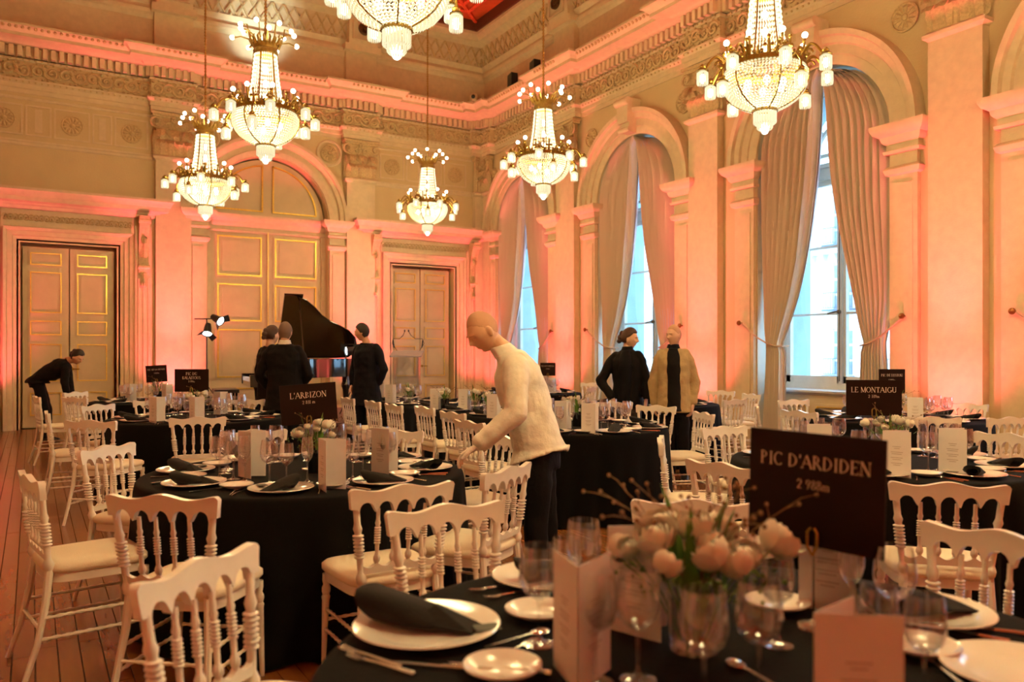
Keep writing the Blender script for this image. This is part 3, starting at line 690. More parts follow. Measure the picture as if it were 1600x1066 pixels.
# ---- curtains
def curtain(y, sg, label):
    """one drape; sg=+1 hangs on the far jamb, -1 on the near jamb"""
    X = RW+.08; ztie = 1.56; n = 64; m = 40
    grid = []
    for j in range(m+1):
        q = j/m
        if q < .3: z = .03+(ztie-.03)*(q/.3)
        else: z = ztie+(5.46-ztie)*((q-.3)/.7)
        row = []
        for i in range(n+1):
            f = i/n                                       # 0 at jamb, 1 at inner edge
            if z >= ztie:
                h = (z-ztie)/(5.46-ztie); inner = 1.0*(1-(1-h)**2.6)*.98+.40*(1-h)**2.6*0
                o_in = 1.08-.42*(1-h)**3.0-(.66+.02)*(1-(1-h)**3.0)*min(1, 1)    # distance of the inner edge from the centre
                o_in = .0+.66*(1-h)**2.1+.045
                o_out = 1.08-.10*(1-h)**8
                if z > SPR: o_out = min(o_out, sqrt(max(0, 1.09**2-(z-SPR)**2)))
                if o_in > o_out: o_in = o_out-.01
                amp = .10*(.35+.65*min(1, h*2.2)); tight = 1-.55*math.exp(-h*9)
            else:
                h = (ztie-z)/ztie; o_in = .66-.02*h; o_out = .98+.06*h; amp = .03+.03*h; tight = .6
            yy = o_out+(o_in-o_out)*f
            ph = f*2*pi*8.5+.35*sin(z*1.3+f*3)
            wv = sin(ph)+.3*sin(2*ph+1.0)
            dx = amp*wv+.02*sin(f*5+z)
            row.append((X+dx-(.06 if z < ztie else .06*math.exp(-((z-ztie)/.5)**2)), y+sg*(yy+.012*cos(ph)), z))
        grid.append(row)
    mb = MB(); vs = [p for r in grid for p in r]; w_ = n+1
    mb.add(vs, [(j*w_+i, j*w_+i+1, (j+1)*w_+i+1, (j+1)*w_+i) for j in range(m) for i in range(n)])
    t = thing('curtain', label, 'curtain', (0, 0, 0))
    mb.build('drape', M_CURTAIN, t, 60)
    ln = MB(); vs = [(x+.03, yy-sg*.012*(1 if i > n-5 else 0), z) for r in grid for i, (x, yy, z) in enumerate(r)]
    ln.add(vs, [(j*w_+i, j*w_+i+1, (j+1)*w_+i+1, (j+1)*w_+i) for j in range(m) for i in range(n)]); ln.build('lining', M_LINING, t, 60, label='pale lining on the window side')
    # tie band and wall knob
    kn = Vector((RW-.12, y+sg*1.36, 1.89)); tb = MB(); c = y+sg*.82
    pts = [kn, (RW-.02, y+sg*1.16, 1.80)]
    pts += [(X-.06+.13*-cos(a)*1.0, c+sg*.20*cos(a+pi/2)*-1, ztie-.01+.05*cos(a)) for a in [-.9, -.4, 0, .4, .9]]+[(X+.02, c-sg*.20, ztie-.04)]
    tb.tube([kn, (RW-.10, y+sg*1.18, 1.75), (RW-.08, y+sg*1.02, 1.64), (RW-.07, y+sg*.88, 1.57), (RW-.05, y+sg*.74, 1.53), (RW+.0, y+sg*.66, 1.52), (X+.05, y+sg*.64, 1.53)], .012, 6)
    tb.build('tieback', mat('tieback_cord', (.62, .45, .30), .6), t)
    kb = MB(); kb.tube([(RW+.0, kn.y, kn.z), (RW-.13, kn.y, kn.z)], .012, 8); kb.lathe([(0, -.02), (.035, -.01), (.04, 0), (.035, .015), (0, .025)], 14, fn=lambda a, b, c_: (RW-.15-c_, kn.y+a, kn.z+b)); kb.build('knob', mat('bronze_knob', (.30, .11, .03), .3, .7), t)
names = {3.45: 'nearest window', 7.5: 'large right window', 11.55: 'window behind the two visitors', 15.5: 'window next to the end wall'}
for y in WINY:
    if y < 4: 
        curtain(y, 1, 'pale pink curtain at the right edge of the picture'); continue
    curtain(y, 1, 'pale pink tied curtain on the left side of the '+names[y]); curtain(y, -1, 'pale pink tied curtain on the right side of the '+names[y])
# ---- building across the street
FX = 31
bl = thing('apartment_building', 'pale stone building across the street seen through the windows', 'building')
mb = MB(); mb.box(FX, FX+6, 8, 62, -8, 8.9)
for z in (-1.6+1.9, 5.9, 8.7): mb.box(FX-.35, FX, 8, 62, z, z+.22)
for k in range(90): mb.box(FX-.3, FX, 8.2+k*.6, 8.45+k*.6, 5.55, 5.9)
mb.build('facade', M_STONE, bl, 0)
wm = MB(); wm.box(0, .06, -.5, .5, 0, 2.0); wm.box(-.06, 0, -.62, -.5, -.1, 2.15); wm.box(-.06, 0, .5, .62, -.1, 2.15); wm.box(-.1, 0, -.7, .7, 2.1, 2.3)
WM = wm.mesh('window', M_STONE, 0)
pm = MB(); 
for a in (-.25, .25):
    for z in (.0, .68, 1.36): pm.box(-.03, 0, a-.21, a+.21, z+.05, z+.62)
PM = pm.mesh('pane', M_DARKWIN, 0)
rm = MB(); rm.box(-.45, -.42, -.75, .75, .72, .76); rm.box(-.45, -.42, -.75, .75, .05, .08); rm.box(-.5, 0, -.8, .8, -.08, 0)
for k in range(13): rm.box(-.445, -.425, -.72+k*.12-.01, -.72+k*.12+.01, .05, .74)
RM = rm.mesh('balcony', M_IRON, 0)
for y in [20+2.9*k for k in range(13)]:
    for z in (-2.6, .45, 3.4, 6.3):
        w_ = put('window', WM, bl, (FX-.01, y, z)); put('pane', PM, w_, (-.0, 0, 0)); put('balcony', RM, w_)
MB().box(RW+2, FX+10, -30, 90, -8.4, -8).build('street', mat('asphalt', (.25, .25, .26), .9), None, 0, kind='structure')
# ---- loudspeakers on the cornice, camera in the corner
def speaker(u, v, label):
    p = PT(u, v, 17.2); q = (p.x, p.y)
    # on the window wall: x fixed
    k = (u-U0)/F; t = (RW-.42)/(SY+k*CY); P = W(k*t, t, 0); t_ = thing('wall_speaker', label, 'speaker', (RW-.36, P.y, 7.35), radians(78))
    t_.scale = (.72, .72, .66); b = MB(); b.prism([(-.16, -.12), (.16, -.12), (.19, .10), (-.19, .10)], .03, .50, lambda a, c, d: (a, c, d)); b.build('cabinet', M_BLACK, t_, 0)
    g = MB(); g.box(-.13, .13, -.135, -.12, .06, .47); g.build('grille', mat('speaker_grille', (.02, .012, .01), .8, bump=.5, bscale=300), t_, 0)
    f = MB(); f.box(-.12, .12, -.08, .08, 0, .03); f.build('bracket', M_BLACK, t_, 0)
speaker(797, 130, 'black loudspeaker on the cornice nearest the corner'); speaker(832, 108, 'black loudspeaker on the cornice, right one of the pair')
cmr = thing('security_camera', 'small cream dome camera on the cornice in the corner', 'camera', (RW-.62, BW-.62, 7.35))
m_ = MB(); m_.box(-.12, .12, -.12, .12, 0, .05); m_.lathe([(.10, .05), (.10, .16), (.07, .2), (0, .21)], 14); m_.build('housing', M_TRIM, cmr)
m_ = MB(); m_.ball((-.07, -.08, .12), .05, 10, 6); m_.build('lens', M_BLACK, cmr)
# ================================================================ CHANDELIERS
def make_chandelier():
    c = thing('chandelier', 'x', 'chandelier', (0, 0, 0), group='brass and crystal chandeliers')
    zt = ZT-4.3
    m = MB(); m.tube([(0, 0, .95), (0, 0, 5.4)], .012, 6)
    for k in range(90): m.ball((0, 0, .98+k*.049), .021, 6, 4, (1, 1, .8))
    m.build('suspension_chain', M_CHAIN, c)
    # crown
    m = MB(); m.lathe([(.135, .72), (.145, .74), (.15, .78), (.14, .80), (.15, .84), (.165, .86)], 20)
    for k in range(16):
        a = 2*pi*k/16; ca, sa = cos(a), sin(a)
        m.tube([(.15*ca, .15*sa, .84), (.19*ca, .19*sa, .91), (.17*ca, .17*sa, .95)], [.02, .016, .006], 5)
    m.lathe([(.05, .86), (.03, .95), (.02, 1.0), (.012, 1.1)], 10); m.build('crown', M_BRASS, c)
    gl = []; BR = {}
    for k in range(14):
        a = 2*pi*k/14+.1; tier = k % 2; R = .40 if tier else .31; z = .93 if tier else 1.05
        ca, sa = cos(a), sin(a)
        if tier not in BR:
            am = MB(); am.tube([(.13, 0, .84), (.2, 0, .92), (R*.75, 0, z+.02), (R*.92, 0, z)], .009, 5); am.ball((R*.93, 0, z), .018, 6, 4); BR[tier] = am.mesh('branch', M_BRASS)
        put('branch', BR[tier], c, (0, 0, 0), a); gl.append((R*ca, R*sa, z))
    gm = MB(); gm.ball((0, 0, 0), .030, 10, 7); GM = gm.mesh('globe', M_BULB)
    for p in gl: put('globe', GM, c, p)
    # crystal tent
    m = MB(); NS = 40
    for k in range(NS):
        a = 2*pi*k/NS; ca, sa = cos(a), sin(a)
        pr = [(.135, .74), (.150, .58), (.165, .42), (.19, .26), (.215, .12), (.225, .05)]
        for i in range(len(pr)-1):
            (r0, z0), (r1, z1) = pr[i], pr[i+1]
            for s_ in range(3):
                q0, q1 = s_/3, (s_+1)/3; ra, rb = r0+(r1-r0)*q0, r0+(r1-r0)*q1; za, zb = z0+(z1-z0)*q0, z0+(z1-z0)*q1
                m.octa(((ra+rb)/2*ca, (ra+rb)/2*sa, (za+zb)/2), .010, (za-zb)/2*.98)
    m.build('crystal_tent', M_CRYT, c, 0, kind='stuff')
    m = MB()
    for k in range(6):
        a = 2*pi*k/6+.5; m.tube([(.14*cos(a), .14*sin(a), .74), (.17*cos(a), .17*sin(a), .42), (.232*cos(a), .232*sin(a), .05)], .009, 5)
    m.build('tent_rib', M_BRASS, c)
    # ring with foliage and scroll arms
    m = MB(); m.lathe([(.34, .0), (.37, -.02), (.385, .0), (.38, .04), (.36, .055), (.34, .05)], 36)
    for k in range(24):
        a = 2*pi*k/24; ca, sa = cos(a), sin(a); R = .37
        h = .19 if k % 2 == 0 else .11
        m.tube([(R*ca, R*sa, .04), ((R+.01)*ca, (R+.01)*sa, h*.6), ((R+.03)*ca, (R+.03)*sa, h)], [.022, .016, .006], 5)
        for s_ in (-1, 1):
            b = a+s_*.09; m.ball((R*cos(b), R*sin(b), h*.62), .022, 5, 4)
        if k % 2 == 0: m.ball(((R+.02)*ca, (R+.02)*sa, h), .02, 6, 4)
    m.build('foliage_ring', M_BRASS, c)
    NA = 8; sh = []; cg = []
    m = MB(); pts = []
    for i in range(13):
        q = i/12; pts.append((.37+.24*q, 0, .03+.11*sin(q*pi*1.15)-.02*q))
    m.tube(pts, [.017]*6+[.013]*7, 6)
    m.tube([(.44+.05*cos(j*.7)*(1-j/12), 0, .05+.05*sin(j*.7)*(1-j/12)) for j in range(10)], .011, 5)
    m.lathe([(.012, .06), (.035, .035), (.03, .02), (.062, -.005)], 10, c=(.61, 0, 0))
    m.tube([(.37*cos(.12), .37*sin(.12), .05), (.39*cos(.12), .39*sin(.12), .22)], .012, 5); SA = m.mesh('scroll_arm', M_BRASS)
    m = MB(); m.tube([(.36, 0, 0), (.44, 0, .03), (.5, 0, -.06), (.5, 0, -.12)], .012, 5)
    m.lathe([(.012, .06), (.035, .035), (.03, .02), (.058, -.005)], 10, c=(.5, 0, -.17)); SB = m.mesh('lower_arm', M_BRASS)
    for k in range(NA):
        a = 2*pi*k/NA+.2; put('scroll_arm', SA, c, (0, 0, 0), a); sh.append((.61*cos(a), .61*sin(a), -.005)); cg.append((.39*cos(a+.12), .39*sin(a+.12), .25))
        if k % 2 == 0:
            b = a+pi/NA; put('lower_arm', SB, c, (0, 0, 0), b); sh.append((.5*cos(b), .5*sin(b), -.175))
    for p in cg: put('globe', GM, c, p)
    s_ = MB()
    s_.lathe([(.040, 0), (.052, -.015), (.053, -.03)], 16)
    for k in range(20):
        a = 2*pi*k/20; s_.tube([(.051*cos(a), .051*sin(a), -.02), (.052*cos(a), .052*sin(a), -.125), (.050*cos(a), .050*sin(a), -.14)], [.0072, .0072, .002], 4)
    SM = s_.mesh('bead_shade', M_CRY, 30)
    lb = MB(); lb.ball((0, 0, -.075), .032, 8, 6, (1, 1, 1.5)); LB = lb.mesh('bulb', M_BULB)
    for p in sh:
        o = put('bead_shade', SM, c, p); put('bulb', LB, o)
    # bowl of beads
    prof = [(.37, -.0), (.395, -.05), (.40, -.11), (.385, -.17), (.355, -.23), (.31, -.285), (.25, -.33), (.18, -.365), (.11, -.39)]
    L = [0]
    for i in range(len(prof)-1): L.append(L[-1]+hypot(prof[i+1][0]-prof[i][0], prof[i+1][1]-prof[i][1]))
    rows = 18; m = MB()
    for j in range(rows):
        s1 = L[-1]*(j+.5)/rows; i = max(k for k in range(len(L)-1) if L[k] <= s1); q = (s1-L[i])/(L[i+1]-L[i])
        r = prof[i][0]+(prof[i+1][0]-prof[i][0])*q; z = prof[i][1]+(prof[i+1][1]-prof[i][1])*q; n = max(20, int(2*pi*r/.034))
        for k in range(n):
            a = 2*pi*(k+.5*(j % 2))/n; m.octa((r*cos(a), r*sin(a), z), .0165, .0165)
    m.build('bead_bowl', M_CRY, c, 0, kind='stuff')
    m = MB()
    for k in range(6):
        a = 2*pi*k/6+.26; m.tube([(r*cos(a), r*sin(a), z) for r, z in [(p[0]+.012, p[1]) for p in prof]], .009, 5)
    m.lathe([(.10, -.385), (.125, -.39), (.125, -.41), (.10, -.415)], 20); m.build('bowl_rib', M_BRASS, c)
    for k in range(6):
        a = 2*pi*k/6; put('bowl_bulb', LB, c, (.19*cos(a), .19*sin(a), -.08))
    for z in (.62, .45, .28): put('tent_bulb', LB, c, (0, 0, z))
    m = MB()
    for ring, (r, z0, z1, n) in enumerate(((.105, -.40, -.52, 26), (.07, -.42, -.57, 18), (.035, -.44, -.60, 10))):
        for k in range(n):
            a = 2*pi*k/n; m.tube([(r*cos(a), r*sin(a), z0), (r*cos(a), r*sin(a), z1), (r*cos(a)*.8, r*sin(a)*.8, z1-.02)], [.009, .009, .002], 4)
    m.build('bottom_fringe', M_CRY, c, 30); o = MB(); o.ball((0, 0, -.57), .045, 10, 8, (1, 1, 1.3)); o.build('bottom_globe', M_BULB, c)
    return c
CL = ['smaller left chandelier, hanging left of the arched door', 'large chandelier in front of the arched door, second from the left', 'smallest chandelier, hanging before the right-hand side door', 'chandelier hanging before the windows, third from the right', 'big chandelier at the upper right before the large window', 'largest chandelier, cut off by the top edge of the picture', 'added chandelier above the camera on the left, outside the picture', 'added chandelier above the camera on the right, outside the picture']
c0 = make_chandelier()
for i, p in enumerate(CHP):
    if i == 0: c0.location = p; c0['label'] = CL[0]; c0.rotation_euler = (0, 0, .3)
    else: dup(c0, p, .3+i*.13, CL[i])
    MB().lathe([(0, 0), (.18, 0), (.16, -.06), (.05, -.10), (.02, -.16)], 16, c=(p.x, p.y, ZT)).build('ceiling_rose', M_BRASS, ceil)
# ================================================================ CHAIRS
def turned(h, r=.011, beads=1):
    """bead-turned spindle profile of height h"""
    p = [(r*.75, 0), (r*1.0, .01), (r*1.35, h*.06), (r*1.45, h*.12), (r*1.0, h*.17), (r*.8, h*.19)]
    z = h*.34
    p += [(r*.85, h*.30)]
    for k in range(7): p += [(r*.85, h*(.36+k*.045)), (r*1.38, h*(.375+k*.045)), (r*1.38, h*(.388+k*.045)), (r*.85, h*(.398+k*.045))]
    p += [(r*.85, h*.69), (r*1.15, h*.74), (r*.8, h*.80), (r*.8, h)]
    return p
def make_chair():
    c = thing('ballroom_chair', 'x', 'chair', group='white ballroom chairs')
    tilt = .10
    def bk(x, y, z): return (x*(.90+.24*max(0, z-.45)/.42), -.20+y-(z-.45)*tilt, z)      # leaning back plane
    SW = .185
    post = MB()
    pr = [(.013, 0), (.016, .2), (.0185, .43), (.019, .50)]
    # rear leg: splayed below, turned above
    for nm, sg in (('l', -1), ('r', 1)): pass
    def rear(sg):
        m = MB(); pts = [(sg*(SW+.012), -.30, 0), (sg*(SW+.006), -.25, .15), (sg*SW*.94, -.215, .32), (sg*SW*.90, -.20, .46)]
        m.tube(pts, [.0115, .014, .0165, .018], 8)
        H = .335; prof = turned(H, .0165); vs = []
        m.lathe(prof, 10, fn=lambda x, y, z: bk(sg*SW+x, y, .45+z)); return m
    def front(sg):
        m = MB(); H = .42
        prof = [(.009, 0), (.011, .03), (.0125, .10), (.015, .22), (.017, .30), (.02, .315), (.015, .325), (.02, .34), (.02, .355), (.014, .37), (.019, .39), (.019, .42)]
        m.lathe(prof, 10, fn=lambda x, y, z: (sg*(.185+.012*(1-z/H))+x, .19+.01*(1-z/H)+y, z)); return m
    for sg in (-1, 1):
        rear(sg).build('leg', M_WHITE, c, label=None) if False else rear(sg).build('leg', M_WHITE, c)
        front(sg).build('leg', M_WHITE, c)
    # crest rail with five arches
    m = MB(); n = 60; vs = []; posts = [-SW+2*SW*i/5 for i in range(6)]
    for i in range(n+1):
        x = -.208+.416*i/n; ax = abs(x)/.208
        zt = .858+.009*cos(x/.208*pi*2.0)+.006*(1-ax)-(.014 if ax > .98 else .004 if ax > .94 else 0)
        seg = (x+SW)/(2*SW/5); fr = seg-math.floor(seg); zb = .77
        if 0 <= seg <= 5:
            e = abs(fr-.5)*2
            zb = .762+.044*sqrt(max(0, 1-(e/.86)**2)) if e < .86 else .762
        else: zb = .780
        y = -.012*(1-(x/.208)**2)
        for yy in (-.014, .014): vs += [bk(x, y+yy, zb), bk(x, y+yy*.9, (zb+zt)/2), bk(x, y+yy, zt-.004)]
    fs = []
    for i in range(n):
        a, b = i*6, (i+1)*6
        fs += [(a, a+1, b+1, b), (a+1, a+2, b+2, b+1), (a+3, b+3, b+4, a+4), (a+4, b+4, b+5, a+5), (a+2, a+5, b+5, b+2), (a, b, b+3, a+3)]
    fs += [(0, 3, 4, 1), (1, 4, 5, 2), (n*6, n*6+1, n*6+4, n*6+3), (n*6+1, n*6+2, n*6+5, n*6+4)]
    m.add(vs, fs); m.build('crest_rail', M_WHITE, c, smooth=50)
    m = MB(); n = 40; vs = []; fs = []
    for i in range(n+1):                                 # lower rail with small scallops
        x = -SW+2*SW*i/n; seg = (x+SW)/(2*SW/5); fr = seg-math.floor(seg); zt = .548-.018*sin(pi*fr)
        for yy in (-.010, .010): vs += [bk(x, yy, .505), bk(x, yy, zt)]
    for i in range(n): a, b = i*4, i*4+4; fs += [(a, a+1, b+1, b), (a+2, b+2, b+3, a+3), (a+1, a+3, b+3, b+1), (a, b, b+2, a+2)]
    m.add(vs, fs); m.build('lower_rail', M_WHITE, c)
    m = MB(); H = .235; pr2 = turned(H, .0105); m.lathe(pr2, 8, fn=lambda x, y, z: (x, y-z*tilt, z)); SPM = m.mesh('spindle', M_WHITE)
    for x in posts[1:-1]: put('spindle', SPM, c, bk(x, 0, .54))
    # seat
    def seat_outline(g, n=40):
        pts = []
        for i in range(n):
            a = 2*pi*i/n; ca, sa = cos(a), sin(a); e = .38
            x = (.205+g)*abs(ca)**e*(1 if ca > 0 else -1); y = (.205+g)*abs(sa)**e*(1 if sa > 0 else -1)
            pts.append((x*(1+.06*(y/.2)), y))
        return pts
    m = MB(); m.prism(seat_outline(0), .405, .445, lambda a, b, d: (a, b, d)); m.build('seat_frame', M_WHITE, c, 50)
    m = MB(); vs = []; fs = []; prof = [(.004, .445), (.012, .455), (.012, .475), (0, .487), (-.04, .496), (-.12, .502)]
    n = 40
    for g, z in prof: vs += [(x, y, z) for x, y in seat_outline(g, n)]
    vs.append((0, 0, .504))
    for r in range(len(prof)-1):
        for i in range(n): j = (i+1) % n; fs.append((r*n+i, r*n+j, (r+1)*n+j, (r+1)*n+i))
    r = len(prof)-1; fs += [(r*n+i, r*n+(i+1) % n, len(vs)-1) for i in range(n)]
    m.add(vs, fs); m.build('seat_cushion', M_CUSH, c, smooth=60)
    def st(p, q, k=5):
        m = MB(); P, Q = Vector(p), Vector(q); pts = []; rad = []
        for i in range(4*k+1): pts.append(P.lerp(Q, i/(4*k))); rad.append(.0065 if i % 2 == 0 else .0095)
        m.tube(pts, rad, 6); m.build('stretcher', M_WHITE, c)
    for sg in (-1, 1): st((sg*.192, .198, .17), (sg*.19, -.245, .17)); 
    for sg in (-1, 1): st((sg*.188, .196, .26), (sg*.186, -.228, .26))
    st((-.192, .197, .21), (.192, .197, .21)); st((-.19, -.237, .21), (.19, -.237, .21))
    return c
# ================================================================ TABLES  (column positions in camera terms: lateral, depth)
TB = {  # key: (lateral, depth, name phrase)
    'ardiden': (.46, 1.69, 'front table signed PIC D\'ARDIDEN'),
    'arbizon': (-1.15, 4.48, 'table signed L\'ARBIZON'),
    'montaigu': (2.25, 4.90, 'table signed LE MONTAIGU'),
    'balaitous': (-3.24, 8.25, 'table signed PIC DU BALAITOUS'),
    'munia': (-4.96, 11.2, 'far left table'),
    'middle': (.60, 7.25, 'table right of the waiter'),
    'lustou': (3.93, 8.20, 'table behind the MONTAIGU sign'),
    'east': (1.85, 10.6, 'table behind the beige jacket'),
    'far': (.30, 13.6, 'far table behind the waiter'),
}
def clothmesh(R=.87, H=.752, folds=22, seed=0):
    rnd = random.Random(seed); n = 176; mb = MB(); vs = [(0, 0, H)]; fs = []
    ph = [rnd.uniform(0, 6) for _ in range(4)]
    rings = [(.5, 0), (R-.03, 0), (R-.006, -.002), (R+.004, -.012), (R+.012, -.05)]+[(R+.012+.03*q, -.05-(H-.062)*q) for q in (.1, .25, .45, .7, 1)]
    for r, dz in rings:
        q = max(0, -dz-.04)/(H-.05)
        for i in range(n):
            a = 2*pi*i/n; w = (.6+.4*sin(2*a+ph[0]))*sin(folds*a+1.2*sin(3*a+ph[1]))+.4*sin(folds*.5*a+ph[2])
            rr = r+q*.045*w*(1 if q > 0 else 0); vs.append((rr*cos(a), rr*sin(a), H+dz))
    fs += [(0, 1+i, 1+(i+1) % n) for i in range(n)]
    for k in range(len(rings)-1):
        for i in range(n): j = (i+1) % n; fs.append((1+k*n+i, 1+(k+1)*n+i, 1+(k+1)*n+j, 1+k*n+j))
    mb.add(vs, fs); return mb.mesh('tablecloth', M_BLACKCLOTH, 60)
CLOTHS = [clothmesh(seed=s_) for s_ in (1, 2, 3)]
m = MB(); m.lathe([(0, .70), (.86, .70), (.87, .72), (.87, .74), (0, .74)], 40); TOPM = m.mesh('tabletop', mat('plywood', (.35, .22, .12), .6), 40)
m = MB(); m.tube([(0, 0, 0), (0, 0, .70)], .016, 8); LEGM = m.mesh('leg', M_STEEL)
TC = {}
for i, (k, (lat, t, ph)) in enumerate(TB.items()):
    p = W(lat, t); TC[k] = p
    tb = thing('round_table', 'round folding table hidden below the black cloth, '+ph, 'table', p, 0, 'round banquet tables')
    put('tabletop', TOPM, tb)
    for a in range(4): put('leg', LEGM, tb, (.6*cos(a*pi/2+.7), .6*sin(a*pi/2+.7), 0))
    cl = put('tablecloth', CLOTHS[i % 3], None, p, i*.7); cl.scale = (.92, .92, 1) if k == 'middle' else (1, 1, 1); tb.scale = cl.scale
    tag(cl, 'black floor-length cloth on the '+ph, 'tablecloth', 'black round tablecloths')
# long table, its long side facing the left of the room
LX0, LX1, LY0, LY1 = 3.97, 4.95, 7.05, 11.4
lt = thing('long_table', 'long trestle table under black cloth, left of the waiter', 'table', ((LX0+LX1)/2, (LY0+LY1)/2, 0))
MB().box(-.47, .47, -2.1, 2.1, .70, .74).build('tabletop', mat('plywood', (.35, .22, .12), .6), lt, 0)
for sx in (-1, 1):
    for sy in (-1, 1): put('leg', LEGM, lt, (sx*.4, sy*1.9, 0))
mb = MB(); per = []
hx, hy = .49, 2.17; k = 0
for a, b, c, d, n in ((-hx, -hy, hx, -hy, 24), (hx, -hy, hx, hy, 90), (hx, hy, -hx, hy, 24), (-hx, hy, -hx, -hy, 90)):
    for i in range(n): q = i/n; per.append((a+(c-a)*q, b+(d-b)*q, (1 if c > a else -1 if c < a else 0), (1 if d > b else -1 if d < b else 0)))
n = len(per); rings = [(-.006, .752), (.004, .742), (.012, .70), (.02, .5), (.03, .25), (.04, 0.0)]
vs = []
for g, z in rings:
    q = max(0, .72-z)/.72
    for i, (x, y, dx, dy) in enumerate(per):
        w = q*.03*sin(i*.9+1.5*sin(i*.13)); vs.append((x+dy*(g+w), y-dx*(g+w), z))
fs = [tuple(range(n))]
for r in range(len(rings)-1): fs += [(r*n+i, (r+1)*n+i, (r+1)*n+(i+1) % n, r*n+(i+1) % n) for i in range(n)]
mb.add(vs, fs); tc = mb.build('tablecloth', M_BLACKCLOTH, None, 60); tc.location = lt.location; tag(tc, 'black floor-length cloth on the long table left of the waiter', 'tablecloth')
TC['long'] = Vector(lt.location)
LONGP = 'long table'
# ---- chairs: column and row of the crest, target table, or explicit facing direction
def camxy(p): return (p.x*CY-p.y*SY, p.x*SY+p.y*CY)   # world -> lateral, depth
SECT = ['right', 'far right', 'far', 'far left', 'left', 'near left', 'near', 'near right']
CH_LIST = [
    (312, 874, 'ardiden', 'nearest white chair, cropped by the bottom edge at the left'),
    (254, 772, 'arbizon', None), (48, 741, 'arbizon', 'white chair at the left edge of the picture, turned sideways'), (182, 696, 'arbizon', None),
    (141, 656, 'balaitous', None), (74, 643, 'balaitous', None), (57, 619, 'munia', None), (118, 612, 'munia', None), (125, 620, 'munia', None), (173, 632, 'balaitous', None),
    (240, 624, 'balaitous', None), (384, 623, 'balaitous', None), (309, 651, 'balaitous', None),
    (397, 671, 'arbizon', None), (614, 671, 'arbizon', None), (630, 756, 'arbizon', None), (698, 788, 'ardiden', 'white chair at the far left side of the front table'),
    (543, 621, 'long', None), (582, 626, 'long', None), (615, 631, 'long', None), (663, 635, 'long', None), (707, 643, 'middle', None), (750, 656, 'middle', None),
    (783, 680, 'arbizon', None), (793, 728, 'arbizon', None),
    (1085, 781, 'ardiden', 'white chair behind the flowers of the front table'), (1129, 722, 'montaigu', None), (1033, 684, 'montaigu', None), (1133, 666, 'montaigu', None),
    (1095, 644, 'middle', None), (1025, 633, 'middle', None), (957, 627, 'middle', None), (926, 620, 'east', None),
    (897, 604, 'far', None), (924, 598, 'far', None), (1126, 610, 'east', None), (1141, 623, 'east', None),
    (1174, 615, 'east', None), (1183, 632, 'lustou', None), (1240, 624, 'lustou', None), (1253, 641, 'lustou', None), (1455, 650, 'lustou', None), (1502, 630, 'lustou', None), (1577, 651, 'lustou', None),
    (1568, 677, 'montaigu', None), (1482, 753, 'montaigu', None), (1552, 832, 'ardiden', 'white chair at the right side of the front table, cropped by the edge'),
]
OVERRIDE = {}   # index -> extra rotation
proto = make_chair(); first = True
used = {}; chairs = []
HCH = .868
def nudge(key, b, loc): return loc
for i, (u, v, key, lab) in enumerate(CH_LIST):
    t = (CH-HCH)*F/(v-HV); b = W((u-U0)/F*t, t); c = TC[key]
    if key == 'long': d = Vector((1, 0, 0))
    else: d = (c-b); d.z = 0; d.normalize()
    if key == 'middle' and u in (707, 750): d = Vector((1, 0.05, 0)).normalized()
    loc = b+d*.242
    gap = (c-loc).length if key != 'long' else 9
    lim = 1.04 if key not in ('middle',) else .96
    if gap < lim: loc = loc-d*min(lim-gap, .3)
    rz = atan2(d.y, d.x)-pi/2
    chairs.append((loc, rz))
    if key == 'long': ang = None
    la, dp = camxy(b); ca_, cd_ = camxy(c)
    if not lab:
        if key == 'long': lab = '%s white chair along the long table left of the waiter' % ['farthest', 'second farthest', 'second nearest', 'nearest'][[543, 582, 615, 663].index(u)]
        else:
            a = atan2(dp-cd_, la-ca_); free = [s_ for s_ in range(8) if s_ not in used.setdefault(key, set())]
            s_ = min(free, key=lambda k: abs((a-k*pi/4+pi) % (2*pi)-pi)); used[key].add(s_)
            lab = 'white ballroom chair on the %s side of the %s' % (SECT[s_], TB[key][2])
    if first: proto.location = loc; proto.rotation_euler = (0, 0, rz); proto['label'] = lab; first = False; tag(proto, lab, 'chair', 'white ballroom chairs')
    else: dup(proto, loc, rz, lab)

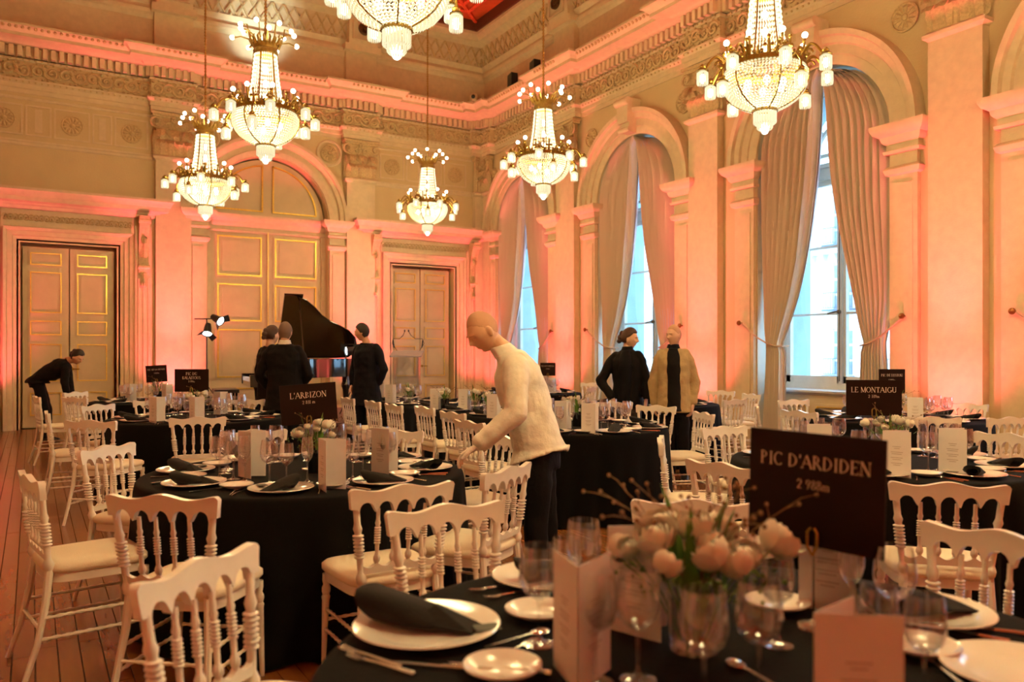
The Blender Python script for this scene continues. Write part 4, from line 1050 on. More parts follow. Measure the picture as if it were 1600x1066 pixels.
# ================================================================ TABLEWARE
def plate_mesh(R):
    m = MB(); m.lathe([(0, .004), (R*.62, .004), (R*.68, .008), (R*.97, .018), (R, .021), (R*.99, .0235), (R*.95, .0225), (R*.70, .012), (R*.64, .0085), (0, .008)], 40); return m.mesh('plate', M_CHINA, 60)
PL = plate_mesh(.155); SPL = plate_mesh(.082)
def napkin_mesh():
    m = MB(); n = 14; seg = 14; vs = []; fs = []
    for i in range(n):                                   # rolled cone: fat end towards -x, flat tip at +x
        q = i/(n-1); x = -.105+.215*q; ry = .046+.012*sin(q*3)-.035*max(0, q-.65)/.35; rz_ = .031*(1-q)**.8+.006
        for k in range(seg):
            a = 2*pi*k/seg; wob = 1+.10*sin(3*a+q*5)+.05*sin(7*a)
            vs.append((x+.012*cos(a)*(1-q)-.02*(1-q)*(sin(a)), ry*cos(a)*wob, rz_*(1+sin(a)*wob)+.001))
    for i in range(n-1):
        for k in range(seg): l = (k+1) % seg; fs.append((i*seg+k, i*seg+l, (i+1)*seg+l, (i+1)*seg+k))
    # hollow rolled mouth
    o = len(vs)
    for k in range(seg):
        a = 2*pi*k/seg; vs.append((-.098-.02*sin(a), .034*cos(a), .031*(1+.72*sin(a))))
    for k in range(seg):
        a = 2*pi*k/seg; vs.append((-.04, .022*cos(a), .028*(1+.5*sin(a))))
    for k in range(seg): l = (k+1) % seg; fs += [(k, o+k, o+l, l), (o+k, o+seg+k, o+seg+l, o+l)]
    fs += [tuple(o+seg+k for k in range(seg)), tuple((n-1)*seg+k for k in range(seg))]
    m.add(vs, fs); f = MB(); return m.mesh('napkin', M_NAPKIN, 70)
NAP = napkin_mesh()
def fold_flap():
    m = MB(); m.add([(.02, -.052, .022), (.135, -.03, .006), (.14, .03, .005), (.02, .055, .03), (.04, 0, .046), (.02, -.052, .018), (.135, -.03, .002), (.14, .03, .001), (.02, .055, .02)],
                    [(0, 1, 4), (1, 2, 4), (2, 3, 4), (0, 5, 6, 1), (1, 6, 7, 2), (2, 7, 8, 3), (3, 4, 0)]); return m.mesh('folded_flap', M_NAPKIN, 0)
FLAP = fold_flap()
def glass_meshes(h, rb, bw, rs=.0045):
    """h height, rb foot radius, bw bowl radius"""
    hb = h*.48
    foot = [(0, .002), (rb*.9, .0015), (rb, .003), (rb*.6, .007), (.010, .012), (rs, .022), (rs*.85, h*.22), (rs, hb*.90), (.009, hb*.97)]
    bowl = [(.006, hb*.95), (bw*.45, hb*1.02), (bw*.82, hb*1.16), (bw*.98, hb*1.36), (bw, hb*1.5), (bw*.93, h*.88), (bw*.84, h), (bw*.82, h), (bw*.91, h*.88), (bw*.975, hb*1.5), (bw*.955, hb*1.36), (bw*.8, hb*1.18), (bw*.4, hb*1.05), (0, hb*1.03)]
    f = MB(); f.lathe(foot, 20); b = MB(); b.lathe(bowl, 24); s_ = MB(); s_.lathe(foot, 12); s_.lathe(bowl, 14)
    return f.mesh('stem', M_GLASS, 80), b.mesh('bowl', M_GLASS, 80), s_.mesh('wine_glass', M_GLASS, 80)
GLS = [glass_meshes(.225, .037, .046), glass_meshes(.205, .034, .038), glass_meshes(.235, .033, .030)]
GN = ['wine_glass', 'wine_glass', 'champagne_flute']
def fork_mesh():
    m = MB(); m.tube([(0, -.10, .003), (0, -.06, .004), (0, .0, .006), (0, .035, .005)], [.006, .0045, .003, .004], 6, flat=.6)
    for k in (-1.5, -.5, .5, 1.5): m.tube([(k*.002, .033, .005), (k*.0055, .05, .003), (k*.0055, .085, .008)], [.0026, .0022, .0012], 4)
    return m.mesh('fork', M_STEEL)
def knife_mesh():
    m = MB(); m.tube([(0, -.11, .005), (0, -.07, .006), (0, .0, .005)], [.007, .006, .0045], 6, flat=.7)
    m.prism([(-.004, 0), (.006, 0), (.0075, .08), (.002, .115), (-.004, .10)], .003, .0055, lambda a, b, d: (a, b, d)); return m.mesh('knife', M_STEEL)
def spoon_mesh():
    m = MB(); m.tube([(0, -.10, .003), (0, -.05, .004), (0, .02, .006), (0, .04, .005)], [.006, .0045, .003, .004], 6, flat=.6); m.ball((0, .062, .006), .018, 10, 6, (1, 1.5, .35)); return m.mesh('spoon', M_STEEL)
FORK, KNIFE, SPOON = fork_mesh(), knife_mesh(), spoon_mesh()
ZTB = .753
def glass(p, kind, label, group, detail=False):
    f, b, s_ = GLS[kind]
    if detail:
        t = thing(GN[kind], label, 'glass', (p[0], p[1], ZTB), 0, group); put('stem', f, t); put('bowl', b, t)
    else: tag(put(GN[kind], s_, None, (p[0], p[1], ZTB), 0), label, 'glass', group)
def text_lines(lines, h, mbx): pass
MENUL = MB()
def card_meshes(w, h):
    m = MB(); a = .42                                     # folded card: two leaves standing open
    for sg in (-1, 1):
        ex, ey = w*cos(a), sg*w*sin(a)
        m.add([(0, 0, 0), (ex, ey, 0), (ex, ey, h), (0, 0, h), (.0, sg*.0012+.0, 0), (ex, ey+.0012, 0), (ex, ey+.0012, h), (0, sg*.0012, h)], [(0, 1, 2, 3), (4, 7, 6, 5), (1, 5, 6, 2), (3, 2, 6, 7)])
    t = MB(); ex, ey = cos(a), sin(a)
    for sg in (-1, 1):
        for k, (wd, zz) in enumerate(((.30, .66), (.2, .62), (.42, .54), (.36, .50), (.42, .42), (.3, .38), (.4, .30), (.25, .26))):
            x0, x1 = w*(.5-wd/2), w*(.5+wd/2); o = sg*.0022 if sg > 0 else -.0012
            t.add([(x0*ex, sg*x0*ey+o, h*zz), (x1*ex, sg*x1*ey+o, h*zz), (x1*ex, sg*x1*ey+o, h*(zz+.012)), (x0*ex, sg*x0*ey+o, h*(zz+.012))], [(0, 1, 2, 3)])
    return m.mesh('menu_card', M_CARD, 0), t.mesh('printed_lines', M_INK, 0)
CARD, CLINES = card_meshes(.145, .245)
def card(p, rz, label, scale=1.0, group='folded menu cards'):
    o = tag(put('menu_card', CARD, None, (p[0], p[1], ZTB), rz), label, 'menu card', group); o.scale = (scale,)*3; put('printed_lines', CLINES, o); return o
# ---- letters for the table signs: strokes on a 1-unit-high grid, with serifs
GLY = {
 'A': (.78, [(.0, 0, .36, 1, .05), (.36, 1, .74, 0, .12), (.14, .36, .60, .36, .05)], [(0, 0), (.74, 0)]), 'B': (.66, [(.12, 0, .12, 1, .12)], [], [(.12, .76, .24, .36), (.12, .27, .27, .44)]),
 'C': (.74, [], [], [('c', .40, .5, .34, .48)]), 'D': (.78, [(.12, 0, .12, 1, .12)], [], [('d', .12, .5, .52, .48)]),
 'E': (.62, [(.12, 0, .12, 1, .12), (.1, .97, .56, .97, .05), (.1, .52, .46, .52, .05), (.1, .03, .58, .03, .05), (.56, .97, .56, .8, .04), (.58, .03, .58, .22, .04)], [(.12, 0), (.12, 1)]),
 'G': (.78, [(.70, 0.08, .70, .42, .11), (.54, .42, .80, .42, .04)], [], [('c', .40, .5, .34, .48)]), 'I': (.36, [(.17, 0, .17, 1, .12)], [(.17, 0), (.17, 1)]),
 'L': (.60, [(.12, 0, .12, 1, .12), (.1, .03, .56, .03, .05), (.56, .03, .56, .22, .04)], [(.12, 0), (.12, 1)]),
 'M': (.94, [(.12, 0, .12, 1, .05), (.12, 1, .46, .05, .12), (.46, .05, .80, 1, .05), (.80, 0, .80, 1, .12)], [(.12, 0), (.80, 0), (.12, 1), (.80, 1)]),
 'N': (.82, [(.12, 0, .12, 1, .05), (.12, 1, .70, 0, .12), (.70, 0, .70, 1, .05)], [(.12, 0), (.12, 1), (.70, 1)]), 'O': (.82, [], [], [('o', .40, .5, .36, .48)]),
 'P': (.64, [(.12, 0, .12, 1, .12)], [(.12, 0), (.12, 1)], [('b', .12, .74, .34, .26)]), 'R': (.72, [(.12, 0, .12, 1, .12), (.30, .48, .66, 0, .11)], [(.12, 0), (.12, 1), (.66, 0)], [('b', .12, .74, .32, .26)]),
 'S': (.56, [], [], [('s', .28, .5, .2, .48)]), 'T': (.70, [(.35, 0, .35, 1, .12), (.05, .97, .65, .97, .05), (.05, .97, .05, .78, .04), (.65, .97, .65, .78, .04)], [(.35, 0)]),
 'U': (.80, [(.14, .3, .14, 1, .12), (.66, .3, .66, 1, .05)], [(.14, 1), (.66, 1)], [('u', .40, .3, .26, .28)]), 'Z': (.66, [(.05, .97, .58, .97, .05), (.56, .97, .06, .03, .12), (.05, .03, .60, .03, .05), (.05, .97, .05, .8, .04), (.60, .03, .60, .2, .04)], []),
 "'": (.22, [(.10, .72, .12, 1, .09)], []), ' ': (.34, [], []), 'm': (.80, [(.1, 0, .1, .6, .10), (.4, 0, .4, .5, .10), (.70, 0, .70, .5, .10), (.1, .55, .4, .55, .06), (.4, .55, .7, .55, .06)], []),
 '0': (.54, [], [], [('o', .26, .5, .2, .46)]), '1': (.36, [(.18, 0, .18, 1, .10)], [(.18, 0)]), '2': (.52, [(.05, .04, .46, .04, .08), (.08, .06, .42, .55, .09)], [], [('2', .25, .70, .19, .27)]),
 '3': (.50, [], [], [('3', .22, .75, .2, .22), ('3', .22, .27, .22, .25)]), '4': (.54, [(.38, 0, .38, 1, .10), (.36, 1, .04, .34, .06), (.04, .32, .5, .32, .06)], []), '5': (.50, [(.1, .95, .42, .95, .07), (.1, .95, .1, .55, .06)], [], [('3', .2, .31, .22, .29)]),
 '7': (.50, [(.05, .95, .45, .95, .07), (.45, .95, .18, 0, .09)], []), '8': (.52, [], [], [('o', .25, .75, .16, .21), ('o', .25, .27, .19, .24)]), '9': (.52, [(.42, .7, .2, 0, .08)], [], [('o', .24, .70, .18, .27)]),
}
def glyphs(mb, text, x, z, s_, fn):
    def q(a, b, c, d, w):
        L = hypot(c-a, d-b); nx, nz = -(d-b)/L*w/2, (c-a)/L*w/2
        mb.add([fn(x+(a+nx)*s_, z+(b+nz)*s_), fn(x+(c+nx)*s_, z+(d+nz)*s_), fn(x+(c-nx)*s_, z+(d-nz)*s_), fn(x+(a-nx)*s_, z+(b-nz)*s_)], [(0, 1, 2, 3)])
    for ch in text:
        g = GLY[ch]
        for st_ in g[1]: q(*st_)
        for sx, sz in g[2]: q(sx-.12, .02 if sz == 0 else .98, sx+.12, .02 if sz == 0 else .98, .04)
        for arc in (g[3] if len(g) > 3 else []):
            if len(arc) == 4: arc = ('b', arc[0], arc[1], arc[3], arc[2]/1.5)
            kind, cx, cz, rx, rz_ = arc
            a0, a1 = {'o': (0, 2*pi), 'c': (.75, 2*pi-.75), 'd': (-pi/2, pi/2), 'b': (-pi/2, pi/2), 'u': (pi, 2*pi), 's': (0, 0), '2': (-.5, pi), '3': (-pi*.75, pi*.75)}[kind]
            if kind == 's':
                pts = [(cx+rx*cos(a), cz+rz_*.5+rz_*.5*sin(a)) for a in [.5+k*.4 for k in range(11)]]+[(cx+rx*cos(a), cz-rz_*.5+rz_*.5*sin(a)) for a in [1.4-k*.4 for k in range(11)]]
            else:
                n = 16; pts = [(cx+rx*cos(a0+(a1-a0)*k/n), cz+rz_*sin(a0+(a1-a0)*k/n)) for k in range(n+1)]
            for k in range(len(pts)-1):
                (a, b), (c, d) = pts[k], pts[k+1]; dx = abs(c-a)/max(1e-6, hypot(c-a, d-b)); q(a, b, c, d, .12-.07*dx)
        x += g[0]*s_+.05*s_
    return x
def twidth(t, s_): return sum(GLY[c][0]*s_+.05*s_ for c in t)
M_GLASSROD = mat('sign_rod_steel', (.35, .3, .25), .25, .9)
def sign(p0, p1, top, h, lines, label, zt=ZTB, roll=0.0):
    """board between plan points p0 (left) and p1 (right)"""
    p0, p1 = Vector(p0), Vector(p1); w = (p1-p0).to_2d().length; c = (p0+p1)/2
    rz = atan2(p1.y-p0.y, p1.x-p0.x); t = thing('table_sign', label, 'sign', (c.x, c.y, zt), rz, 'dark table name signs')
    zb = top-h-zt; m = MB(); m.box(-w/2, w/2, -.003, .003, zb, zb+h); bo = m.build('board', M_BOARD, t, 0)
    m = MB(); hs = [(.105, .80)] if len(lines) == 2 else [(.105, .86), (.105, .68)]
    for li, tx in enumerate(lines[:-1]):
        s_ = min(.125*h, w*.80/twidth(tx, 1)) if len(lines) == 3 else min(.15*h, w*.82/twidth(tx, 1)); zz = zb+h*hs[li][1]-s_
        glyphs(m, tx, -twidth(tx, s_)/2, zz, s_, lambda a, b: (a, -.0036, b))
    tx = lines[-1]; s_ = .085*h; glyphs(m, tx, -twidth(tx, s_)/2, zb+h*(.42 if len(lines) == 3 else .50), s_, lambda a, b: (a, -.0036, b))
    le = m.build('lettering', M_LETTER, t, 0)
    for o in (bo, le): o.rotation_euler = (0, roll, 0); o.location = (-sin(roll)*(zb+h/2), 0, (1-cos(roll))*(zb+h/2))
    m = MB(); m.lathe([(0, 0), (.04, 0), (.038, .006), (.01, .012), (.0028, .02), (.0028, zb+.03)], 14); m.build('stand', M_GLASSROD, t)
    m = MB()
    for sg in (-1, 1): m.tube([(0, -.008, zb-.02), (sg*.012, -.009, zb), (sg*.012, -.008, zb+.035), (sg*.004, -.007, zb+.045)], .0035, 6)
    m.build('clip', M_BRASS, t)
    return t
# ---- flowers
def rose_mesh(seed, petals=20, full=1.0):
    """round, many-petalled bloom: cupped petals wrapped round a ball, spiralling outwards"""
    rnd = random.Random(seed); m = MB(); R0 = .030*full
    for k in range(petals):
        q = (k+1)/petals; a = k*2.4+rnd.uniform(-.15, .15); R = R0*(.32+.68*q); top = .62-.42*q*q; half = .95-.15*q; n = 6; vs = []; fs = []
        for i in range(n):
            f = i/(n-1); phi = -pi/2+.35+(pi*.5+pi*.5*top-.35)*f      # from below to the rim
            flare = (1+.10*max(0, f-.75)/.25*q)
            for j in range(-2, 3):
                b = a+j*half*.5*(.55+.45*sin(pi*min(1, f*.85+.15))); rr = R*cos(phi)*flare*(1+.03*abs(j)*f)
                vs.append((rr*cos(b), rr*sin(b), R0*.75+R*.92*sin(phi)+.0025*(2-abs(j))*f))
        for i in range(n-1):
            for j in range(4): fs.append((i*5+j, i*5+j+1, (i+1)*5+j+1, (i+1)*5+j))
        m.add(vs, fs)
    m.ball((0, 0, R0*.85), R0*.38, 8, 5)
    return m.mesh('rose', M_ROSE, 70)
ROSES = [rose_mesh(s_, 20, o_) for s_, o_ in ((1, 1.0), (2, .8), (3, 1.15))]
def leafblade(L, w):
    m = MB(); n = 7; vs = []; fs = []
    for i in range(n):
        f = i/(n-1); ww = w*sin(pi*min(1, f*.9+.1))**.8*(1-f*.3); x = .25*L*f*f; z = L*f
        vs += [(x, -ww, z+.002), (x+.15*ww, 0, z), (x, ww, z+.002)]
    for i in range(n-1):
        for j in (0, 1): fs.append((i*3+j, i*3+j+1, (i+1)*3+j+1, (i+1)*3+j))
    m.add(vs, fs); return m.mesh('leaf', M_GREEN, 60)
BLADE = leafblade(.14, .010); LEAF = leafblade(.06, .016)
vb = MB(); vb.lathe([(0, 0), (.048, 0), (.05, .004), (.052, .13), (.049, .13), (.047, .012), (0, .01)], 24); VASEB = vb.mesh('vase', M_BLACKGLASS, 50)
vc = MB(); vc.lathe([(0, 0), (.052, 0), (.055, .004), (.062, .15), (.059, .15), (.052, .012), (0, .01)], 24); VASEC = vc.mesh('vase', M_GLASS, 50)
mm = MB(); mm.tube([(0, 0, 0), (.004, .002, .5), (0, 0, 1)], .0022, 5); STEMM = mm.mesh('stem', M_GREEN, 60)
def twigmesh(seed):
    r = random.Random(seed); m = MB(); p = Vector((0, 0, 0)); d = Vector((.3, 0, 1)).normalized(); pts = [p.copy()]
    for i in range(7):
        d = (d+Vector((r.uniform(-.35, .45), r.uniform(-.3, .3), r.uniform(-.25, .1)))).normalized(); p = p+d*.035; pts.append(p.copy())
        if i > 1:
            e = (d+Vector((r.uniform(-1, 1), r.uniform(-1, 1), r.uniform(-.2, .5)))).normalized(); m.tube([p, p+e*.025], [.001, .0006], 4, cap=False); m.ball(p+e*.027, .0045, 5, 4)
    m.tube(pts, [.0018]*4+[.001]*4, 4); return m.mesh('twig', M_STEM, 60)
TWIGS = [twigmesh(s_) for s_ in range(3)]
def bouquet(p, label, clear=False, n_rose=7, spread=.10, h=.13, seed=0, big=False):
    r = random.Random(seed); t = thing('flower_arrangement', label, 'flowers', (p[0], p[1], ZTB), r.uniform(0, 6), 'white rose centrepieces')
    put('vase', VASEC if clear else VASEB, t)
    heads = []
    for k in range(n_rose):
        a = k*2.4+r.uniform(-.3, .3); R = spread*sqrt((k+.5)/n_rose); z = h+.05+.05*(1-R/spread)+r.uniform(-.015, .02)
        o = put('rose', ROSES[k % 3], t, (R*cos(a), R*sin(a), z)); o.rotation_euler = (0, R/spread*.9, a) if False else (R/spread*.8*-sin(a)*-1*-1, R/spread*.8*cos(a), r.uniform(0, 6))
        s_ = r.uniform(.85, 1.15)*(1.3 if big else .95); o.scale = (s_,)*3
        heads.append((R*cos(a), R*sin(a), z))
    for x, y, z in heads:
        s_ = MB(); s_.tube([(x*.2, y*.2, .02), (x*.5, y*.5, h*.8), (x, y, z)], .002, 5); s_.build('stem', M_GREEN, t)
    for k in range(26 if big else 8):
        a = k*2.1; R = spread*r.uniform(.2, .8); o = put('leaf', BLADE if k % 2 else LEAF, t, (R*.6*cos(a), R*.6*sin(a), h-.02+r.uniform(0, .03)), a); s_ = r.uniform(.8, 1.3)*(1.1 if big else 1); o.scale = (s_,)*3
    for k in range(12 if big else 4):
        a = k*1.7+.4; o = put('twig', TWIGS[k % 3], t, (.02*cos(a), .02*sin(a), h), a); s_ = r.uniform(.9, 1.3)*(1.0 if big else .8); o.scale = (s_,)*3
    # filler sprigs
    f = MB()
    for k in range(90 if big else 40):
        a = r.uniform(0, 6.28); R = spread*sqrt(r.random())*1.15; z = h-.01+r.uniform(0, .05); f.ball((R*cos(a), R*sin(a), z), r.uniform(.003, .006), 5, 3)
    for k in range(60 if big else 26):
        a = r.uniform(0, 6.28); R = spread*sqrt(r.random()); z = h+r.uniform(-.01, .05); q = Vector((R*cos(a), R*sin(a), z)); d = Vector((r.uniform(-1, 1), r.uniform(-1, 1), r.uniform(.2, 1)))*.03
        w_ = d.cross(Vector((0, 0, 1))).normalized()*.007; f.add([q, q+d*.5+w_, q+d, q+d*.5-w_], [(0, 1, 2, 3)])
    f.build('filler_greenery', M_GREEN, t, 0, kind='stuff')
    return t
SET = {'arbizon': 4, 'montaigu': 20, 'balaitous': 10, 'munia': 22, 'middle': 22, 'lustou': 22, 'east': 0, 'far': 15}
PCARD = MB().box(-.028, .028, -.02, .02, 0, .002).mesh('place_card', mat('dark_card', (.04, .045, .03), .6), 0)
def setting(key, c, deg, pos, r=.655, cut=True, glasses=3, detail=False, rnd=random.Random(3), centre=None, out=None, noplate=False, nap=True):
    """one cover: out = outward unit vector from table to sitter (plan)"""
    P = centre; o = out; s_ = Vector((-o.y, o.x, 0)); ph = TB[key][2] if key in TB else LONGP
    q = P; rz = atan2(o.y, o.x)
    tag(put('plate', PL, None, (q.x, q.y, ZTB), 0), 'white dinner plate at the %s place of the %s' % (pos, ph), 'plate', 'white dinner plates')
    if nap:
        n_ = tag(put('napkin', NAP, None, (q.x, q.y, ZTB+.009), rz+rnd.choice((.9, 2.2, 2.6, -.8))+rnd.uniform(-.3, .3)), 'rolled charcoal napkin at the %s place of the %s' % (pos, ph), 'napkin', 'rolled charcoal napkins'); put('folded_flap', FLAP, n_); n_.scale = (.88,)*3
    if key in ('arbizon', 'montaigu', 'balaitous'):
        q = P-s_*.10-o*.05; tag(put('place_card', PCARD, None, (q.x, q.y, ZTB+.0225), rz+.5), 'dark place card at the %s place of the %s' % (pos, ph), 'card', 'dark place cards')
    q = P-s_*.235-o*.10; tag(put('side_plate', SPL, None, (q.x, q.y, ZTB), 0), 'small white bread plate at the %s place of the %s' % (pos, ph), 'plate', 'white bread plates')
    if cut:
        for nm, me, off in (('fork', FORK, -.185), ('knife', KNIFE, .185), ('spoon', SPOON, .215)):
            q = P+s_*off*-1+o*.02; tag(put(nm, me, None, (q.x, q.y, ZTB), rz+pi/2+rnd.uniform(-.1, .1)), 'steel %s at the %s place of the %s' % (nm, pos, ph), nm, 'steel cutlery')
    for g in range(glasses):
        q = P-o*(.20+.02*g)+s_*(.10-.085*g)*-1+Vector((rnd.uniform(-.01, .01), rnd.uniform(-.01, .01), 0))
        glass(q, g, 'clear %s at the %s place of the %s' % (['wide wine glass', 'small wine glass', 'tall flute'][g], pos, ph), 'glasses on the '+ph, detail)
def cam_dir(a): v = W(cos(a), sin(a)); return v   # angle in camera plan frame -> world direction
for key, off in SET.items():
    c = TC[key]
    for k in range(8):
        a = radians(k*45+off+(0 if key != 'arbizon' else 0)); o = cam_dir(a)
        near = key in ('arbizon', 'montaigu', 'middle')
        setting(key, c, 0, SECT[int(round((degrees_:=math.degrees(a))/45)) % 8], centre=c+o*.66, out=o, cut=near or key == 'balaitous', glasses=3 if near or key in ('balaitous',) else 2, detail=key in ('arbizon',))
# long table covers
k = 0
for sx in (-1, 1):
    for j in range(6):
        P = Vector((TC['long'].x+sx*.31, LY0+.45+j*.68, 0)); side = 'left' if sx < 0 else 'right'
        setting('long', P, 0, '%s-side %s' % (side, ['first', 'second', 'third', 'fourth', 'fifth', 'sixth'][j]), centre=P, out=Vector((sx, 0, 0)), cut=False, glasses=2 if sx > 0 else 1)
# menu cards on generic tables
CARDS = {  # column, top row (top of card z=1.0), camera-facing yaw offset
    'arbizon': [(394, 672, .1), (522, 684, -.5), (600, 668, .3)], 'montaigu': [(1397, 674, 0.1), (1480, 668, 0), (1275, 662, .2)],
    'balaitous': [(246, 620, .3), (308, 621, 0), (345, 612, .2)], 'munia': [(205, 600, .2), (262, 600, .1)],
    'middle': [(878, 626, 0), (920, 630, .2), (850, 622, .1)], 'lustou': [(1428, 621, 0)], 'far': [(862, 590, 0)],
    'long': [(610, 601, .3), (681, 607, .2), (725, 608, .3), (763, 616, .2), (590, 600, 0)],
}
ORD = ['left', 'middle', 'right', 'second right', 'rear']
for key, lst in CARDS.items():
    for j, (u, v, yo) in enumerate(lst):
        t = (CH-(ZTB+.245))*F/(v-HV); p = W((u-U0)/F*t, t)
        c = TC[key]; d = (p-c); d.z = 0; lim = .60 if key != 'long' else 9
        if d.length > lim: p = c+d.normalized()*lim
        if key == 'long': p.x = min(max(p.x, LX0+.1), LX1-.1); p.y = min(max(p.y, LY0+.1), LY1-.1)
        # fold towards the left, leaves open to the right, seen face on
        card(p-W(.065, .03), radians(-31)-.42+yo*.5, 'white folded menu card, %s one on the %s' % (ORD[j], TB[key][2] if key in TB else LONGP))
for i, (key, (lat, t, ph)) in enumerate(TB.items()):
    if key == 'ardiden': continue
    c = TC[key]; dx = {'arbizon': (.07, -.05), 'montaigu': (.05, -.05)}.get(key, (0, 0)); p = c+W(*dx)
    bouquet(p, 'white roses in a black vase in the middle of the '+ph, n_rose=10 if key in ('arbizon', 'montaigu') else 7, spread=.14 if key in ('arbizon', 'montaigu') else .12, h=.155 if key in ('arbizon', 'montaigu') else .14, seed=i)
for j, (u, v) in enumerate(((650, 618), (716, 625), (742, 618), (606, 612))):
    t = (CH-.93)*F/(v-HV); p = W((u-U0)/F*t, t); p.x = min(max(p.x, LX0+.2), LX1-.15)
    bouquet(p, 'small bunch of white roses, %s on the long table' % ['in black vase', 'second nearest', 'nearest to the waiter', 'farthest'][j], clear=j > 0, n_rose=4, spread=.07, seed=20+j)
# signs
def sgn(u0, u1, v, t, h, lines, label, dt=0.0, roll=0.0):
    a = W((u0-U0)/F*(t-dt), t-dt); b = W((u1-U0)/F*(t+dt), t+dt); sign(a, b, CH+(HV-v)/F*t, h, lines, label, roll=roll)
sgn(438, 526, 600, 4.55, .225, ["L'ARBIZON", '2 831 m'], "dark brown table sign reading L'ARBIZON", .06, -.065)
sgn(1322, 1409, 594, 4.95, .22, ['LE MONTAIGU', '2 339m'], 'dark brown table sign reading LE MONTAIGU', -.03)
sgn(1373, 1414, 577, 8.3, .25, ['PIC DE LUSTOU', '3 023m'], 'small dark sign partly hidden behind the LE MONTAIGU sign')
sgn(273, 326, 577, 8.3, .235, ['PIC DU', 'BALAITOUS', '3 144m'], 'dark table sign reading PIC DU BALAITOUS')
sgn(228, 261, 571, 11.2, .235, ['PIC DE LA MUNIA', '3 133m'], 'small dark sign tilted at the far left table', .05, -.06)
sgn(844, 868, 567, 13.2, .215, ['PIC DE CAMBIEIL', '3 173m'], 'smallest dark table sign, right behind the waiter\'s back')
a = W((1172-U0)/F*2.04, 2.04); b = W((1384-U0)/F*1.80, 1.80)
sign(a, b, 1.219, .272, ["PIC D'ARDIDEN", '2 988m'], "large blurred dark sign reading PIC D'ARDIDEN in the foreground", roll=.025)
# ---- foreground table, item by item
key = 'ardiden'; ph = TB[key][2]; c = TC[key]
def fplate(u, v, lab, s_=1.0, me=PL, nm='plate'):
    p = PZ(u, v, ZTB+.01); o = tag(put(nm, me, None, (p.x, p.y, ZTB), 0), lab, 'plate', 'white china'); o.scale = (s_, s_, 1); return p
def fnap(p, rz, lab, s_=1.0):
    o = tag(put('napkin', NAP, None, (p.x, p.y, ZTB+.01), rz), lab, 'napkin', 'rolled charcoal napkins'); put('folded_flap', FLAP, o); o.scale = (s_,)*3
Y31 = radians(-31)
p = fplate(667, 980, 'large white plate with napkin at the left of the front table', 1.13); fnap(p+W(-.025, .02), Y31-.35, 'charcoal napkin on the large left plate of the front table', 1.15)
pc = tag(MB().box(-.03, .03, -.022, .022, 0, .002).build('place_card', mat('dark_card', (.04, .045, .03), .6), None, 0), 'small dark place card on the large left front plate', 'card'); q = PZ(761, 980, ZTB+.022); pc.location = (q.x, q.y, ZTB+.021); pc.rotation_euler = (0, 0, Y31+.3)
p = fplate(852, 903, 'white plate behind the front left wine glass', 1.0); fnap(p+W(.02, 0), Y31+.5, 'charcoal napkin on the plate behind the front left wine glass')
p = fplate(1448, 957, 'white plate at the far right of the front table', 1.0); fnap(p+W(-.04, 0), Y31+.15, 'upright charcoal napkin on the far right front plate', 1.2)
fplate(1600, 1052, 'white plate cropped by the lower right corner', 1.0)
fplate(785, 1046, 'bread plate at the bottom edge, left of the menu card', 1.0, SPL, 'side_plate'); fplate(842, 957, 'bread plate beside the first wine glass', 1.05, SPL, 'side_plate'); fplate(1438, 1012, 'bread plate below the far right plate', 1.0, SPL, 'side_plate'); fplate(1215, 945, 'bread plate between the flowers and the sign stand', 1.0, SPL, 'side_plate')
CT = [(575, 1028, .95, FORK, 'fork'), (590, 1040, 1.0, FORK, 'fork'), (778, 920, 2.0, FORK, 'fork'), (800, 930, 2.1, FORK, 'fork'), (812, 1000, -.9, SPOON, 'spoon'), (800, 1020, -.7, FORK, 'fork'), (780, 1048, 1.3, KNIFE, 'knife'),
      (690, 1045, 1.35, KNIFE, 'knife'), (1500, 990, .9, SPOON, 'spoon'), (1530, 985, 1.1, KNIFE, 'knife'), (1468, 1046, 0, FORK, 'fork'), (1180, 1058, .4, SPOON, 'spoon')]
LB_ = ['outer fork left of the large front plate', 'inner fork left of the large front plate', 'fork beside the second front plate', 'dessert fork beside the second front plate', 'spoon right of the large front plate', 'dessert fork right of the large front plate', 'butter knife lying across the bread plate', 'knife below the large front plate',
       'spoon at the far right front cover', 'knife at the far right front cover', 'fork under the far right bread plate', 'spoon under the flowers of the front table']
for (u, v, r_, me, nm), lb in zip(CT, LB_):
    q = PZ(u, v, ZTB); tag(put(nm, me, None, (q.x, q.y, ZTB), Y31+r_), 'steel '+lb, nm, 'steel cutlery')
GF = [(842, 1008, 0, 'leftmost clear wine glass of the front table'), (912, 948, 0, 'tall wine glass behind the front menu card'), (930, 1068, 0, 'clear wine glass in front of the left menu card'), (997, 1064, 0, 'clear wine glass right of the left menu card'),
      (1100, 1112, 0, 'large clear wine glass below the flowers'), (1186, 1092, 0, 'clear wine glass between the flowers and the right menu card'), (1398, 1010, 0, 'clear wine glass before the far right napkin'), (1372, 1082, 1, 'small clear glass right of the right menu card'), (1445, 1100, 1, 'clear glass at the bottom right edge'),
      (885, 970, 1, 'small clear glass behind the left menu card'), (1215, 1010, 1, 'small clear glass behind the right menu card'), (1330, 985, 2, 'clear flute beside the sign stand')]
for u, v, k, lb in GF: glass(PZ(u, v, ZTB), k, lb, 'glasses on the front table', True)
